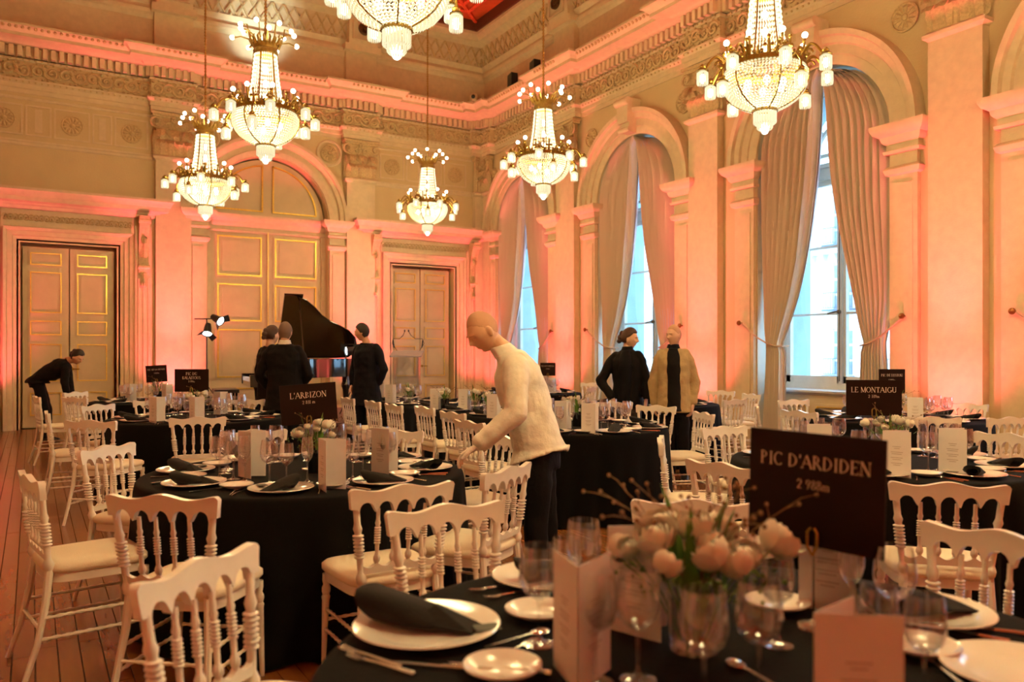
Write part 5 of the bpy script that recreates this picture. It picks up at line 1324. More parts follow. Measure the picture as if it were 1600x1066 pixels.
for u, v, rz_, s_, lb in ((903, 886, pi/2-.15, 1.0, 'left pinkish menu card standing on the front table'), (950, 822, -.30, 1.0, 'menu card behind the wine glasses of the front table'), (1248, 800, -.25, 1.0, 'tall menu card behind the sign stand'), (1272, 958, .30, .96, 'menu card at the lower right of the front table')):
    t = (CH-(ZTB+.245*s_))*F/(v-HV); p = W((u-U0)/F*t, t); card(p, Y31+rz_, lb, s_)
bouquet(PZ(1085, 1015, ZTB), 'big bunch of white roses in a clear vase on the front table', clear=True, n_rose=16, spread=.17, h=.15, seed=5, big=True)
# ================================================================ PEOPLE
M_SKIN = mat('skin', (.68, .40, .25), .5, vary=.06, scale=20)
M_SKIN2 = mat('skin_pale', (.70, .43, .29), .5, vary=.06, scale=20)
def cloth(name, col, r=.75, b=.35, s=18): return mat(name, col, r, vary=.12, scale=12, bump=b, bscale=s, sheen=.0, spec=.15)
M_JWHITE = cloth('white_cotton', (.80, .74, .64), .7, .5, 14)
M_BLK = cloth('black_wool', (.005, .0045, .005)); M_BLKT = cloth('black_trousers', (.004, .004, .006)); M_NAVY = cloth('navy_suit', (.005, .005, .009))
M_BEIGE = cloth('beige_jacket_cloth', (.42, .31, .16), .8, .5, 22); M_JEAN = cloth('grey_denim', (.07, .065, .055)); M_SHOE = mat('black_leather', (.01, .01, .01), .3)
M_HBROWN = mat('brown_hair', (.05, .018, .008), .6, bump=.12, bscale=60); M_HDARK = mat('dark_hair', (.015, .008, .005), .6, bump=.12, bscale=60); M_HGREY = mat('short_grey_hair', (.16, .10, .07), .7, bump=.12, bscale=60); M_HSHORT = mat('cropped_hair', (.52, .29, .175), .7, bump=.08, bscale=60)
M_EYE = mat('eye_dark', (.03, .02, .015), .2); M_LIP = mat('lip', (.45, .16, .11), .5)
def loft(mb, secs, seg=20, e=.85):
    """secs: (centre, half-width vector, half-depth vector)"""
    vs = []; fs = []
    for c, a, b in secs:
        for k in range(seg):
            t = 2*pi*k/seg; ca, sa = cos(t), sin(t)
            vs.append(c+a*(abs(ca)**e*(1 if ca > 0 else -1))+b*(abs(sa)**e*(1 if sa > 0 else -1)))
    for i in range(len(secs)-1):
        for k in range(seg): l = (k+1) % seg; fs.append((i*seg+k, i*seg+l, (i+1)*seg+l, (i+1)*seg+k))
    n = len(secs)-1; fs += [tuple(range(seg))[::-1], tuple(n*seg+k for k in range(seg))]
    return mb.add(vs, fs)
def limb(mb, pts, rad, seg=14):
    """tapered tube with rounded ends"""
    P = []; R = []
    pts = [Vector(p) for p in pts]
    d0 = (pts[0]-pts[1]).normalized(); d1 = (pts[-1]-pts[-2]).normalized()
    P += [pts[0]+d0*rad[0]*.8, pts[0]+d0*rad[0]*.5]; R += [rad[0]*.35, rad[0]*.8]
    for i in range(len(pts)-1):
        for k in range(4): q = k/4; P.append(pts[i].lerp(pts[i+1], q)); R.append(rad[i]+(rad[i+1]-rad[i])*q)
    P += [pts[-1], pts[-1]+d1*rad[-1]*.5, pts[-1]+d1*rad[-1]*.8]; R += [rad[-1], rad[-1]*.8, rad[-1]*.35]
    return mb.tube(P, R, seg)
def headpoint(x, y, z):
    """unit sphere direction -> head surface, y forward, z up"""
    X, Y, Z = x*.074, y*.094, z*.120
    if z < 0:
        X *= 1-.30*(-z)**1.6; 
        if y < 0: Y *= 1-.50*(-z)
    if y > 0: X *= 1-.10*y*max(0, -z); Y *= (1-.06*abs(x))
    if y > 0 and z > .25: Y *= 1-.18*(z-.25)
    g = lambda a, b, sa, sb: math.exp(-((x-a)/sa)**2-((z-b)/sb)**2) if y > 0 else 0
    Y += .030*g(0, -.20, .11, .12)+.015*g(0, .0, .085, .17)                  # nose
    Y += .009*(g(.32, .19, .22, .07)+g(-.32, .19, .22, .07))                   # brow
    Y -= .017*(g(.34, .03, .16, .09)+g(-.34, .03, .16, .09))                   # sockets
    Y += .010*g(0, -.47, .18, .05)+.008*g(0, -.60, .16, .05)-.006*g(0, -.535, .22, .025)-.005*g(0, -.72, .2, .06)   # lips
    Y += .017*g(0, -.86, .3, .13)                                               # chin
    X += .006*(1 if x > 0 else -1)*(math.exp(-((abs(x)-.7)/.2)**2-((z+.12)/.15)**2) if y > 0 else 0)
    return X, Y, Z
def head_shape(mb, M, fn=None, off=0.0, seg=40, rings=30, s_=1.0):
    vs = []; fs = []
    for i in range(rings+1):
        ph = -pi/2+pi*i/rings
        for k in range(seg):
            th = 2*pi*k/seg; x, y, z = cos(ph)*sin(th), cos(ph)*cos(th), sin(ph)
            X, Y, Z = headpoint(x, y, z)
            o = off if fn is None else fn(x, y, z)
            v = Vector((X, Y, Z)); v += v.normalized()*o; vs.append(M @ (v*s_))
    for i in range(rings):
        for k in range(seg): l = (k+1) % seg; fs.append((i*seg+k, i*seg+l, (i+1)*seg+l, (i+1)*seg+k))
    return mb.add(vs, fs)
def hand(mb, w, d, n, s_=1.0, curl=.5, thumb=1):
    """w wrist, d pointing direction, n back-of-hand normal"""
    d = d.normalized(); n = (n-d*n.dot(d)).normalized(); r = d.cross(n)*thumb
    loft(mb, [(w, r*.026*s_, n*.018*s_), (w+d*.03*s_, r*.034*s_, n*.016*s_), (w+d*.07*s_, r*.041*s_, n*.014*s_), (w+d*.095*s_, r*.040*s_, n*.012*s_)], 12)
    for i, (o, L) in enumerate(((-.030, .062), (-.010, .075), (.010, .080), (.030, .070))):
        b = w+d*.088*s_-r*o*s_; k1 = (d*cos(curl*.6)-n*sin(curl*.6)); k2 = (d*cos(curl*1.5)-n*sin(curl*1.5)); k3 = (d*cos(curl*2.2)-n*sin(curl*2.2))
        p1 = b+k1*L*.45*s_; p2 = p1+k2*L*.32*s_; p3 = p2+k3*L*.25*s_
        mb.tube([b-d*.01, b, p1, p2, p3, p3+k3*.005], [.0085*s_, .009*s_, .0085*s_, .0078*s_, .0068*s_, .003*s_], 8)
    b = w+d*.03*s_+r*.028*s_; k1 = (d*.75+r*.65-n*.2).normalized(); k2 = (d*.95+r*.25-n*.3).normalized(); p1 = b+k1*.042*s_; p2 = p1+k2*.034*s_
    mb.tube([b-k1*.01, b, p1, p2, p2+k2*.004], [.012*s_, .0125*s_, .0098*s_, .008*s_, .003*s_], 8)
def remeshed(mb, name, m, parent, voxel, smooth=3, folds=0.0, seed=0, axis=None):
    me = mb.mesh(name+'_raw', m, 0); o = bpy.data.objects.new('raw', me); COL.objects.link(o)
    rm = o.modifiers.new('r', 'REMESH'); rm.mode = 'VOXEL'; rm.voxel_size = voxel
    sm = o.modifiers.new('s', 'SMOOTH'); sm.iterations = smooth; sm.factor = .5
    dg = bpy.context.evaluated_depsgraph_get(); ne = bpy.data.meshes.new_from_object(o.evaluated_get(dg)); ne.name = name
    bpy.data.objects.remove(o); bpy.data.meshes.remove(me)
    if folds:
        nn = [v.normal.copy() for v in ne.vertices]
        for v, n in zip(ne.vertices, nn):
            p = v.co*7; w = noise.noise(Vector((p.x+seed, p.y, p.z*1.6)))+.5*noise.noise(p*2.3+Vector((seed, 3, 1)))
            v.co += n*w*folds
    ne.polygons.foreach_set('use_smooth', [True]*len(ne.polygons)); ne.materials.clear(); ne.materials.append(m)
    q = bpy.data.objects.new(name, ne); COL.objects.link(q); q.parent = parent; return q
def person(label, base, J, skin, top, leg, hair, hairfn, face, up=None, hs=1.0, voxel=.008, width=.20, depth=.118, jac_len=0.0, loose=.02, cuffs=.02, shirt=None, collar=None, curl=.5, sleeve=1.0, hem=0.0, glove=None, neck_up=True, open_front=False, coat=0.0):
    """J: world joints; base: floor point of the Empty"""
    t = thing('person', label, 'person', base); B = Vector(base)
    L = {k: Vector(v)-B for k, v in J.items()}
    f = Vector(face).normalized(); U = Vector(up or (0, 0, 1)); r = f.cross(U).normalized(); U = r.cross(f).normalized()
    M = Matrix((( r.x, f.x, U.x, L['head'].x), (r.y, f.y, U.y, L['head'].y), (r.z, f.z, U.z, L['head'].z), (0, 0, 0, 1)))
    sh = (L['shr']-L['shl']); sx = sh.normalized(); neck = L['neck']; chest = (L['shr']+L['shl'])/2; pel = (L['hipr']+L['hipl'])/2; hx = (L['hipr']-L['hipl']).normalized()
    spine = (chest-pel).normalized(); fwd = sx.cross(spine).normalized()*-1      # towards the front of the torso
    fwd = spine.cross(sx).normalized()
    hf = Vector((0, 0, 1)).cross(hx).normalized()
    def torso(mb, g, low=0.0, w=1.0, shift=0.0, top_=1.0, ww=width, dd=depth):
        mid = pel.lerp(chest, .42); c1 = pel.lerp(chest, .78); ax = hx.lerp(sx, .5).normalized()
        secs = []
        if low: secs.append((pel-Vector((0, 0, low)), hx*(ww*1.06*w+g+.012), hf*(dd*1.18+g+.012)+Vector((0, 0, -hem))))
        secs += [(pel-spine*.02, hx*(ww*1.0*w+g), hf*(dd*1.12+g)), (mid, ax*(ww*.86*w+g), fwd*(dd*.95+g)), (c1, sx*(ww*.95*w+g), fwd*(dd*1.05+g)), (chest-spine*.05, sx*(ww*.90*w+g), fwd*(dd*.95+g)),
                 (chest+spine*.015, sx*(ww*.70*w+g*.8), fwd*(dd*.72+g*.6)), (chest+spine*.05, sx*(ww*.48*w+g*.6), fwd*(dd*.60+g*.5)), (chest.lerp(neck, .72), sx*(.062*top_+g*.5), fwd*(.062+g*.5))]
        loft(mb, [(c+fwd*shift, a, b) for c, a, b in secs], 24)
    # ---- body, one continuous surface
    mb = MB(); torso(mb, -.012)
    head_shape(mb, M, None, 0, s_=hs)
    for sg in (-1, 1):
        e = M @ Vector((sg*.075*hs, -.006, -.010)); ex = (r*sg*.35-f*.6).normalized()
        vs0 = len(mb.v); mb.ball((0, 0, 0), 1, 10, 8)
        for i in range(vs0, len(mb.v)): x, y, z = mb.v[i]; q = e+r*(sg*x*.010*hs)+f*(y*.017*hs)+U*(z*.031*hs)-f*.004*abs(x); mb.v[i] = tuple(q)
    limb(mb, [neck-(L['head']-neck)*.25, neck+(M @ Vector((0, -.02, -.085))-neck)*.7, M @ Vector((0, -.015, -.055))], [.056, .049, .049])
    for s_ in ('l', 'r'):
        S, E, Wr, H = L['sh'+s_], L['el'+s_], L['wr'+s_], L['ha'+s_]
        S = S.lerp(chest, .14); limb(mb, [S, S.lerp(E, .5), E, E.lerp(Wr, .35), Wr], [.036, .038, .034, .034, .025])
        dd_ = (H-Wr); n = sx*(-1 if s_ == 'l' else 1)*.8+Vector((0, 0, .5)) if 'n'+s_ not in J else Vector(J['n'+s_])
        hand(mb, Wr, dd_, n, 1.0, curl, -1 if s_ == 'l' else 1)
        hp, K, A = L['hip'+s_], L['kn'+s_], L['an'+s_]
        limb(mb, [hp, hp.lerp(K, .5), K, K.lerp(A, .35), A], [.078, .066, .050, .050, .034])
    body = remeshed(mb, 'body', skin, t, voxel, 1)
    # ---- face details
    for sg in (-1, 1):
        x, y, z = headpoint(sg*.36, .90, .03); e = M @ (Vector((x, y-.0045, z))*hs); m_ = MB(); m_.ball(e, .0115*hs, 12, 8); m_.build('eye', M_EYE, t)
        m_ = MB(); pts = []
        for k in range(5):
            xx = sg*(.20+.09*k); X, Y, Z = headpoint(xx, sqrt(max(0, 1-xx*xx-.04)), .185-.01*abs(k-2)); pts.append(M @ (Vector((X, Y+.003, Z))*hs))
        m_.tube(pts, [.002, .0035, .0035, .003, .0015], 5); m_.build('eyebrow', hair, t)
    m_ = MB(); pts = []
    for k in range(7):
        xx = -.24+.08*k; X, Y, Z = headpoint(xx, sqrt(1-xx*xx-.28), -.53); pts.append(M @ (Vector((X, Y+.002, Z))*hs))
    m_.tube(pts, [.0015, .0035, .005, .0045, .005, .0035, .0015], 5, flat=.7); m_.build('mouth', M_LIP, t)
    if hairfn:
        mb = MB(); head_shape(mb, M, hairfn, s_=hs)
        if getattr(hairfn, 'extra', None): hairfn.extra(mb, M)
        remeshed(mb, 'hair', hair, t, .006, 2, .003, 4)
    # ---- trousers
    mb = MB(); loft(mb, [(pel+spine*.05, hx*(width*.84), hf*(depth*.92)), (pel-spine*.02, hx*(width*.90), hf*(depth*.98)), (pel-Vector((0, 0, .12)), hx*(width*.92+.004), hf*(depth*.98))], 20)
    for s_ in ('l', 'r'):
        hp, K, A = L['hip'+s_], L['kn'+s_], L['an'+s_]; limb(mb, [hp, hp.lerp(K, .5), K, K.lerp(A, .5), A+Vector((0, 0, .01))], [.088, .082, .070, .066, .062])
    remeshed(mb, 'trousers', leg, t, .010, 3, .007, 2)
    for s_ in ('l', 'r'):
        A = L['an'+s_]; g = Vector((A.x, A.y, .0)); z0 = -B.z*0
        m_ = MB(); fx = Vector(J['toe']) if 'toe' in J else hf; rx = Vector((0, 0, 1)).cross(fx)
        loft(m_, [(g-fx*.075+Vector((0, 0, .035)), rx*.028, Vector((0, 0, .032))), (g-fx*.03+Vector((0, 0, .05)), rx*.036, Vector((0, 0, .048))), (g+fx*.05+Vector((0, 0, .04)), rx*.042, Vector((0, 0, .037))), (g+fx*.13+Vector((0, 0, .028)), rx*.044, Vector((0, 0, .026))), (g+fx*.185+Vector((0, 0, .022)), rx*.026, Vector((0, 0, .018)))], 16)
        m_.build('shoe', M_SHOE, t)
    # ---- jacket
    mb = MB(); torso(mb, loose, jac_len, top_=1.05)
    for s_ in ('l', 'r'):
        S, E, Wr = L['sh'+s_].lerp(chest, .10), L['el'+s_], L['wr'+s_]; e2 = E.lerp(Wr, .92-cuffs)
        c0_ = S.lerp(chest, .16)
        limb(mb, [c0_, S.lerp(E, .25), S.lerp(E, .6), E, E.lerp(Wr, .4), e2], [q_*sleeve for q_ in (.056+loose*.3, .056+loose*.4, .051+loose*.4, .047+loose*.4, .045+loose*.35, .040+loose*.3)])
    jk = remeshed(mb, 'jacket', top, t, .009, 3, .007+loose*.15, 7)
    if glove:
        S, E, Wr, H = L['shl'], L['ell'], L['wrl'], L['hal']; mb = MB(); hand(mb, Wr-(H-Wr).normalized()*.01, H-Wr, Vector(J['nl']), 1.14, curl, -1); limb(mb, [E.lerp(Wr, .86), Wr], [.036, .030]); remeshed(mb, 'glove', glove, t, .0045, 1)
    if collar:
        m_ = MB(); n0 = chest.lerp(neck, .55); c = neck+(L['head']-neck)*.18
        loft(m_, [(n0, sx*.084, fwd*.076), (n0.lerp(c, .6), sx*.068, fwd*.068), (c, sx*.063, fwd*.063)], 20); remeshed(m_, 'collar', collar, t, .007, 2)
    if shirt:
        mb = MB(); torso(mb, loose*.5, jac_len*.8, w=.52, shift=.030+loose*.7, top_=.85, dd=depth*.92); remeshed(mb, 'shirt', shirt, t, .009, 2, .002, 5)
    return t
def P(u, v, t): return PT(u, v, t)
def hair_short(lo=-.05, off=.010, front=.45):
    def fn(x, y, z):
        line = lo+(.50-lo)*max(0, min(1, (y-.05)/.6)) if y > .05 else lo-.85*min(1, (.05-y)/.6)*(1 if lo < .01 else .6)
        return off if z > line else -.012
    return fn
def hair_bun(off=.018):
    def fn(x, y, z): line = -.1+.62*max(0, min(1, (y+.15)/.75)) if y > -.15 else -.45; return off if z > line else -.012
    def extra(mb, M):
        for c, rr in (((0, -.115, .0), .038), ((.0, -.125, -.045), .032), ((0, -.10, .05), .036)): mb.ball(M @ Vector(c), rr, 10, 8)
    fn.extra = extra; return fn
# --- waiter in the white jacket, leaning over the table
T = 4.62
def cdir(l, d, z): v = W(l, d, 0); return (v.x, v.y, z)
J = dict(head=P(755, 517, T-.04), neck=P(786, 545, T), shl=P(806, 571, T-.20), shr=P(800, 566, T+.19), ell=P(806, 645, T-.27), wrl=P(747, 697, T-.25), hal=P(712, 717, T-.22), elr=P(803, 640, T+.26), wrr=P(778, 672, T+.22), har=P(756, 690, T+.2),
         hipl=P(843, 700, T-.10), hipr=P(843, 700, T+.10), knl=P(838, 812, T-.11), knr=P(852, 812, T+.10), anl=P(838, 915, T-.12), anr=P(858, 908, T+.12), nl=(0, 0, 1), nr=(0, 0, 1), toe=cdir(-1, -.1, 0))
J['anl'].z = J['anr'].z = .085
b0 = P(845, 900, T); b0.z = 0
waiter = person('standing waiter in white high-collared jacket leaning left over a table', b0, J, M_SKIN, M_JWHITE, M_BLKT, M_HSHORT, hair_short(.02, .0015), cdir(-.80, -.36, -.62), up=(0, 0, 1), hs=1.0, voxel=.005, width=.175, depth=.120, jac_len=.045, hem=.065, sleeve=1.16, glove=mat('white_glove', (.78, .68, .60), .8, bump=.2, bscale=60), loose=.022, collar=M_JWHITE, curl=.55)
m_ = MB(); wv = J['wrl'].lerp(J['ell'], .10)-b0; dv = (J['wrl']-J['ell']).normalized(); m_.lathe([(.034, -.008), (.037, -.006), (.037, .006), (.034, .008)], 18, fn=lambda x, y, z: tuple(wv+dv.orthogonal().normalized()*x+dv.cross(dv.orthogonal()).normalized()*y*.8+dv*z)); m_.build('wristwatch', M_SHOE, waiter)
# --- visitor in the beige jacket
T = 8.94
J = dict(head=P(1053, 524, T), neck=P(1052, 541, T+.02), shl=P(1075, 553, T), shr=P(1029, 553, T+.06), ell=P(1086, 598, T+.02), wrl=P(1083, 632, T-.05), hal=P(1080, 648, T-.08), elr=P(1021, 598, T+.10), wrr=P(1022, 632, T+.12), har=P(1024, 647, T+.1),
         hipl=P(1065, 635, T), hipr=P(1042, 635, T+.04), knl=P(1067, 690, T-.02), knr=P(1046, 690, T+.04), anl=P(1070, 742, T), anr=P(1048, 741, T+.08), toe=cdir(-.2, -1, 0))
J['anl'].z = J['anr'].z = .085; b0 = P(1058, 740, T); b0.z = 0
person('standing bald man in an open beige jacket over a black shirt', b0, J, M_SKIN2, M_BEIGE, M_BLKT, M_HSHORT, hair_short(-.05, .0015), cdir(-.75, -.62, -.05), width=.165, depth=.11, jac_len=.06, loose=.026, shirt=M_BLK, collar=M_NAVY, voxel=.006)
# --- woman in black
T = 9.5
J = dict(head=P(984, 529, T), neck=P(980, 544, T), shl=P(1001, 556, T-.06), shr=P(958, 557, T+.04), ell=P(1011, 597, T-.1), wrl=P(1010, 623, T-.15), hal=P(1008, 638, T-.18), elr=P(938, 595, T+.05), wrr=P(956, 622, T-.06), har=P(966, 632, T-.06),
         hipl=P(991, 630, T-.05), hipr=P(970, 630, T+.05), knl=P(993, 685, T), knr=P(972, 685, T+.05), anl=P(995, 730, T), anr=P(970, 730, T), toe=cdir(.5, -.8, 0))
J['anl'].z = J['anr'].z = .085; b0 = P(982, 735, T); b0.z = 0
person('standing woman with brown tied hair in a black jacket and grey jeans', b0, J, M_SKIN2, M_BLK, M_JEAN, M_HBROWN, hair_bun(), cdir(.88, -.40, -.12), width=.165, depth=.11, jac_len=.06, loose=.030, collar=M_BLK, shirt=M_BLKT, voxel=.006)
# --- man right of the piano, seen from behind
T = 10.8
J = dict(head=P(566, 519, T), neck=P(572, 533, T), shl=P(557, 544, T+.10), shr=P(591, 543, T-.08), ell=P(552, 580, T+.1), wrl=P(551, 601, T+.05), hal=P(549, 612, T+.02), elr=P(600, 578, T-.15), wrr=P(592, 600, T-.05), har=P(585, 608, T+.05),
         hipl=P(563, 617, T+.05), hipr=P(583, 617, T-.05), knl=P(561, 665, T+.05), knr=P(582, 665, T-.05), anl=P(560, 708, T), anr=P(582, 706, T-.05), toe=cdir(-.6, .6, 0))
J['anl'].z = J['anr'].z = .085; b0 = P(573, 712, T); b0.z = 0
person('man in a dark suit standing right of the piano, facing left', b0, J, M_SKIN, M_NAVY, M_BLKT, M_HDARK, hair_short(-.15, .010), cdir(-.92, .05, -.15), width=.185, depth=.115, jac_len=.14, loose=.02)
# --- man left of the piano, back to the camera
T = 9.6
J = dict(head=P(446, 519, T), neck=P(445, 534, T), shl=P(420, 546, T), shr=P(470, 546, T), ell=P(405, 585, T-.02), wrl=P(418, 605, T+.12), hal=P(428, 611, T+.16), elr=P(482, 586, T), wrr=P(470, 606, T+.15), har=P(462, 612, T+.2),
         hipl=P(434, 625, T), hipr=P(457, 625, T), knl=P(433, 682, T), knr=P(458, 682, T), anl=P(430, 725, T), anr=P(460, 725, T), toe=cdir(0, 1, 0))
J['anl'].z = J['anr'].z = .085; b0 = P(446, 735, T); b0.z = 0
person('man in a black suit standing left of the piano with his back turned', b0, J, M_SKIN, M_BLK, M_BLKT, M_HGREY, hair_short(-.2, .008), cdir(.1, 1, 0), width=.20, depth=.12, jac_len=.12, loose=.025, collar=M_JWHITE)
# --- woman beyond him
T = 10.5
J = dict(head=P(425, 524, T), neck=P(422, 538, T), shl=P(408, 549, T+.12), shr=P(436, 549, T-.1), ell=P(404, 585, T+.15), wrl=P(412, 608, T+.1), hal=P(416, 616, T+.08), elr=P(440, 586, T-.1), wrr=P(436, 608, T-.05), har=P(434, 618, T-.02),
         hipl=P(414, 618, T+.06), hipr=P(432, 618, T-.06), knl=P(414, 670, T+.06), knr=P(432, 670, T-.06), anl=P(414, 712, T), anr=P(433, 712, T-.04), toe=cdir(.8, .2, 0))
J['anl'].z = J['anr'].z = .085; b0 = P(423, 718, T); b0.z = 0
person('red-haired woman half hidden behind the man in the black suit', b0, J, M_SKIN2, M_BLK, M_BLKT, M_HBROWN, hair_bun(.02), cdir(.55, .75, -.1), width=.175, depth=.11, jac_len=.1, loose=.02)
# --- man bending down at the far left
T = 12.9
J = dict(head=P(121, 558, T-.05), neck=P(108, 562, T), shl=P(104, 568, T+.18), shr=P(103, 571, T-.18), ell=P(108, 596, T+.2), wrl=P(112, 616, T+.18), hal=P(114, 626, T+.16), elr=P(101, 599, T-.2), wrr=P(105, 620, T-.16), har=P(108, 630, T-.14),
         hipl=P(59, 594, T+.10), hipr=P(58, 594, T-.10), knl=P(74, 640, T+.10), knr=P(70, 640, T-.10), anl=P(75, 682, T+.1), anr=P(72, 682, T-.12), toe=cdir(1, 0, 0))
J['anl'].z = J['anr'].z = .085; b0 = P(74, 690, T); b0.z = 0
person('man in black bending over a chair before the left door', b0, J, M_SKIN, M_BLK, M_BLKT, M_HDARK, hair_bun(.02), cdir(.80, -.25, -.55), width=.20, depth=.12, jac_len=.05, loose=.03)
# ================================================================ STAGE, PIANO, LECTERN, LAMPS
ZS = .30
M_PIANO = mat('black_piano_lacquer', (.008, .006, .006), .05, coat=1.0)
st = thing('stage_platform', 'low dark stage carrying the piano', 'stage', (4.45, 14.2, 0)); mb = MB(); mb.box(-2.1, 2.1, -1.8, 1.8, ZS-.04, ZS); mb.build('deck', mat('stage_deck', (.05, .03, .025), .5), st, 0)
mb = MB()
for a in range(5): mb.box(-2.08+a*1.02, -2.0+a*1.02, -1.76, -1.70, 0, ZS-.04); mb.box(-2.08+a*1.02, -2.0+a*1.02, 1.70, 1.76, 0, ZS-.04)
mb.box(-2.09, 2.09, -1.79, -1.78, 0, ZS-.04); mb.box(-2.09, -2.08, -1.78, 1.78, 0, ZS-.04); mb.box(2.08, 2.09, -1.78, 1.78, 0, ZS-.04); mb.build('skirt', M_BLACKCLOTH, st, 0)
# piano: local x along the strings (keyboard at 0, tail at +1.95), y away from the camera
pc_ = PT(416, 560, 13.1); pc_.z = ZS; pn = thing('grand_piano', 'glossy black grand piano with raised lid on the low stage', 'piano', pc_, radians(-31)+.42)
OUT = [(a_*.93, b_) for a_, b_ in [(.0, .0), (.45, .0), (.62, .02), (.80, .10), (.98, .26), (1.14, .44), (1.32, .58), (1.52, .68), (1.72, .80), (1.87, .97), (1.93, 1.17), (1.90, 1.36), (1.80, 1.46), (1.6, 1.48), (0, 1.48)]]
def inset(poly, d): 
    cx, cy = .8, .85; return [(cx+(x-cx)*(1-d), cy+(y-cy)*(1-d)) for x, y in poly]
xyz = lambda a, b, d: (a, b, d)
mb = MB(); n = len(OUT); I = inset(OUT, .045)
for z0, z1 in ((.70, 1.02),):
    vs = [(x, y, z0) for x, y in OUT]+[(x, y, z1) for x, y in OUT]+[(x, y, z1) for x, y in I]+[(x, y, z0+.06) for x, y in I]
    fs = []
    for i in range(n): j = (i+1) % n; fs += [(i, j, n+j, n+i), (n+i, n+j, 2*n+j, 2*n+i), (2*n+i, 2*n+j, 3*n+j, 3*n+i)]
    fs += [tuple(range(n))[::-1]]
    mb.add(vs, fs)
mb.build('case', M_PIANO, pn, 35)
MB().prism(inset(OUT, .06), .82, .84, xyz).build('soundboard', mat('spruce_gold', (.45, .24, .06), .4, .3), pn, 0)
mb = MB(); mb.box(-.25, 0, 0, .09, .58, .76); mb.box(-.25, 0, 1.39, 1.48, .58, .76); mb.box(-.24, 0, .05, 1.43, .56, .645); mb.box(-.06, 0, .09, 1.39, .66, .90); mb.box(-.02, .03, .0, 1.48, .7, 1.02); mb.build('keybed', M_PIANO, pn, 0)
mb = MB()
for k in range(52): y = .117+k*.024; mb.box(-.235, -.07, y, y+.0225, .645, .705)
mb.build('white_keys', mat('ivory', (.85, .82, .78), .2), pn, 0, kind='stuff')
mb = MB()
for k in range(51):
    if k % 7 in (0, 1, 3, 4, 5): y = .117+(k+1)*.024; mb.box(-.16, -.07, y-.006, y+.006, .705, .718)
mb.build('black_keys', M_PIANO, pn, 0, kind='stuff')
mb = MB(); mb.box(.12, .14, .35, 1.1, 1.0, 1.22); mb.build('music_desk', M_PIANO, pn, 0)
# lid hinged along the far side
ang = radians(47)
def lidp(a, b, d): q = 1.48-b; return (a, 1.48-q*cos(ang)+d*sin(ang), 1.03+q*sin(ang)+d*cos(ang))
LID = [(x, y) for x, y in OUT if x >= .40 or True]
LO = [(.36, .0)]+OUT[1:-1]+[(.36, 1.48)]
MB().prism(LO, 0, .022, lidp).build('lid', M_PIANO, pn, 0)
mb = MB(); mb.prism([(.36, 0), (.68, 0.0), (.68, 1.48), (.36, 1.48)], .03, .05, lidp); mb.build('folded_front_lid', M_PIANO, pn, 0)
mb = MB(); mb.tube([(.62, .06, 1.0), lidp(.62, .10, 0)], .012, 8); mb.build('prop_stick', M_PIANO, pn)
for x, y in ((.02, .12), (.02, 1.36), (1.55, 1.12)):
    mb = MB(); mb.lathe([(.035, 0), (.035, .05), (.045, .07), (.05, .3), (.06, .45), (.085, .52), (.085, .56), (.07, .60), (.07, .72)], 14, c=(x, y, 0)); mb.lathe([(.03, .0), (.03, .025), (.0, .03)], 10, c=(x, y, 0)); mb.build('leg', M_PIANO, pn)
mb = MB(); mb.tube([(.05, .65, .65), (.1, .68, .12)], .016, 8); mb.tube([(.05, .83, .65), (.1, .80, .12)], .016, 8); mb.box(.04, .18, .62, .86, .06, .13); mb.build('pedal_lyre', M_PIANO, pn)
mb = MB()
for k in range(3): mb.box(-.06, .06, .67+k*.06, .69+k*.06, .07, .085)
mb.build('pedals', M_BRASS, pn, 0)
b_ = PT(352, 600, 13.9); b_.z = ZS; bn = thing('piano_bench', 'black piano bench left of the keyboard', 'bench', b_, radians(-31)+.42)
mb = MB(); mb.box(-.20, .20, -.35, .35, .44, .50); mb.build('seat', mat('black_leather_seat', (.02, .02, .02), .25), bn, 0)
for sx in (-1, 1):
    for sy in (-1, 1): mb = MB(); mb.tube([(sx*.16, sy*.3, 0), (sx*.16, sy*.3, .44)], .022, 8); mb.build('leg', M_PIANO, bn)
# acrylic lectern with two gooseneck microphones
p = PT(636, 600, 14.3); p.z = ZS; lc = thing('lectern', 'clear acrylic lectern with two thin gooseneck microphones', 'lectern', p, radians(-31))
M_ACR = thin_glass('acrylic', (.90, .95, 1.0), .35, .05)
mb = MB(); mb.box(-.22, .22, -.01, .01, .05, 1.05); mb.box(-.225, -.205, -.16, .16, .05, 1.05); mb.box(.205, .225, -.16, .16, .05, 1.05); mb.build('panel', M_ACR, lc, 0)
mb = MB(); mb.add([(-.28, -.22, 1.05), (.28, -.22, 1.05), (.28, .22, 1.15), (-.28, .22, 1.15), (-.28, -.22, 1.075), (.28, -.22, 1.075), (.28, .22, 1.175), (-.28, .22, 1.175)], [(0, 3, 2, 1), (4, 5, 6, 7), (0, 1, 5, 4), (1, 2, 6, 5), (2, 3, 7, 6), (3, 0, 4, 7)]); mb.build('reading_shelf', mat('grey_acrylic', (.45, .42, .48), .2, alpha=.75), lc, 0)
mb = MB(); mb.box(-.26, .26, -.2, .2, 0, .05); mb.build('base', M_ACR, lc, 0)
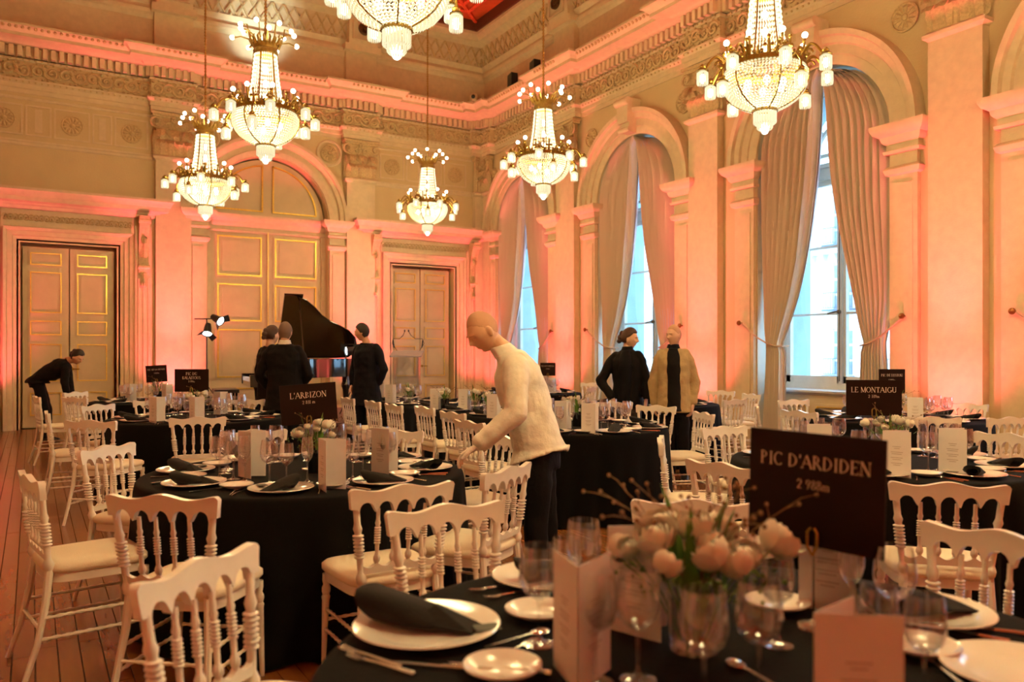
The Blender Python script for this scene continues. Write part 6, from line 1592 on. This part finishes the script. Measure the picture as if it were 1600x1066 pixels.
for sx in (-1, 1):
    mb = MB(); pts = [(sx*.20, .18, 1.16), (sx*.29, .15, 1.30), (sx*.26, .1, 1.38), (sx*.14, .05, 1.38), (sx*.07, .0, 1.44), (sx*.04, -.04, 1.50)]; mb.tube(pts, .005, 6); mb.ball((sx*.035, -.05, 1.52), .014, 8, 6, (1, 1, 1.6)); mb.build('gooseneck_microphone', M_BLACK, lc)
    mb = MB(); mb.tube([(sx*.27, .12, 1.36), (sx*.25, .12, 1.22)], .012, 6); mb.build('clip', M_BLACK, lc)
# spotlight stands
def spothead(t_, pos, d, lit):
    d = Vector(d).normalized(); x = d.orthogonal().normalized(); y = d.cross(x); fn = lambda a, b, c: tuple(Vector(pos)+x*a+y*b+d*c)
    m = MB(); m.lathe([(0, -.11), (.05, -.10), (.065, -.02), (.07, .08), (.09, .10), (.09, .12), (.08, .12)], 16, fn=fn); o = m.build('spotlight_head', M_BLACK, t_)
    m = MB()
    for sg in (-1, 1): m.add([fn(sg*.07, -.07, .12), fn(sg*.07, .07, .12), fn(sg*.15, .08, .17), fn(sg*.15, -.08, .17)], [(0, 1, 2, 3)])
    m.build('barn_door', M_BLACK, o, 0)
    m = MB(); m.lathe([(.078, .10), (.05, .108), (0, .11)], 16, fn=fn); m.build('lens', mat('lit_lens', (1, 1, 1), .2, emit=(.85, .97, 1.0), estr=lit), o)
def tripod(t_, h):
    m = MB(); m.tube([(0, 0, .1), (0, 0, h)], [.016, .011], 8); m.build('pole', M_BLACK, t_)
    for k in range(3):
        a = k*2.1+.4; m = MB(); m.tube([(0, 0, .55), (.38*cos(a), .38*sin(a), .01)], .010, 6); m.tube([(0, 0, .22), (.22*cos(a), .22*sin(a), .24)], .006, 5); m.build('leg', M_BLACK, t_)
p = PT(323, 553, 14.4); p.z = ZS; ls = thing('spotlight_stand', 'black lighting stand with two lit spotlights left of the piano', 'spotlight', p, radians(-31)); tripod(ls, 1.75)
m = MB(); m.tube([(-.22, 0, 1.74), (.22, 0, 1.74)], .010, 6); m.build('crossbar', M_BLACK, ls); spothead(ls, (.03, -.03, 1.56), (.1, -.5, -.75), 14); spothead(ls, (.18, -.02, 1.74), (.7, -.3, -.35), 10)
p = PT(553, 553, 14.4); p.z = ZS; ls = thing('spotlight_stand', 'small lit spotlight on a thin stand at the tail of the piano', 'spotlight', p, radians(-31)); tripod(ls, 1.28)
m = MB(); m.tube([(-.18, 0, 1.28), (.02, 0, 1.28), (.02, 0, 1.42), (.02, 0, 1.1)], .008, 6); m.build('crossbar', M_BLACK, ls); spothead(ls, (-.02, -.05, 1.17), (-.8, -.45, -.1), 14)
sp_ = light('stage_spot', 'SPOT', PT(325, 513, 14.2), 60, (.8, .95, 1), spot_size=radians(60), shadow_soft_size=.05); sp_.rotation_euler = Vector((.5, -1.2, -1)).to_track_quat('-Z', 'Y').to_euler()
# floor washers: the lamps that colour the walls; those by unseen walls are added fill
M_LENS = mat('coral_lens', (1, .3, .25), .3, emit=(1, .35, .12), estr=14)
hs_ = MB(); hs_.lathe([(0, 0), (.09, 0), (.10, .02), (.10, .18), (.11, .20), (.11, .22), (.095, .22)], 18); HSM = hs_.mesh('housing', M_BLACK)
yk = MB(); yk.tube([(-.13, 0, .14), (-.13, 0, 0), (.13, 0, 0), (.13, 0, .14)], .010, 6); YKM = yk.mesh('yoke', M_BLACK)
ln_ = MB(); ln_.lathe([(.095, .195), (.05, .205), (0, .208)], 18); LNM = ln_.mesh('lens', M_LENS)
UN = ['at the pilaster left of the arched door', 'at the pilaster right of the arched door', 'at the pilaster next to the corner windows', 'at the pilaster behind the two visitors', 'at the pilaster right of the large window', 'at the nearest pilaster on the right', 'in the far right corner', 'at the far left edge', 'behind the piano before the arched door']
for i, a in enumerate(UPL):
    zz = 0
    t_ = thing('floor_washer', 'black coral floor washer lamp '+(UN[i] if i < 9 else 'added outside the picture, number %s of the unseen walls' % 'one two three four five six seven'.split()[i-9]), 'lamp', (a[0], a[1], zz), 0, 'coral floor washer lamps')
    for nm, me in (('housing', HSM), ('yoke', YKM), ('lens', LNM)): put(nm, me, t_)
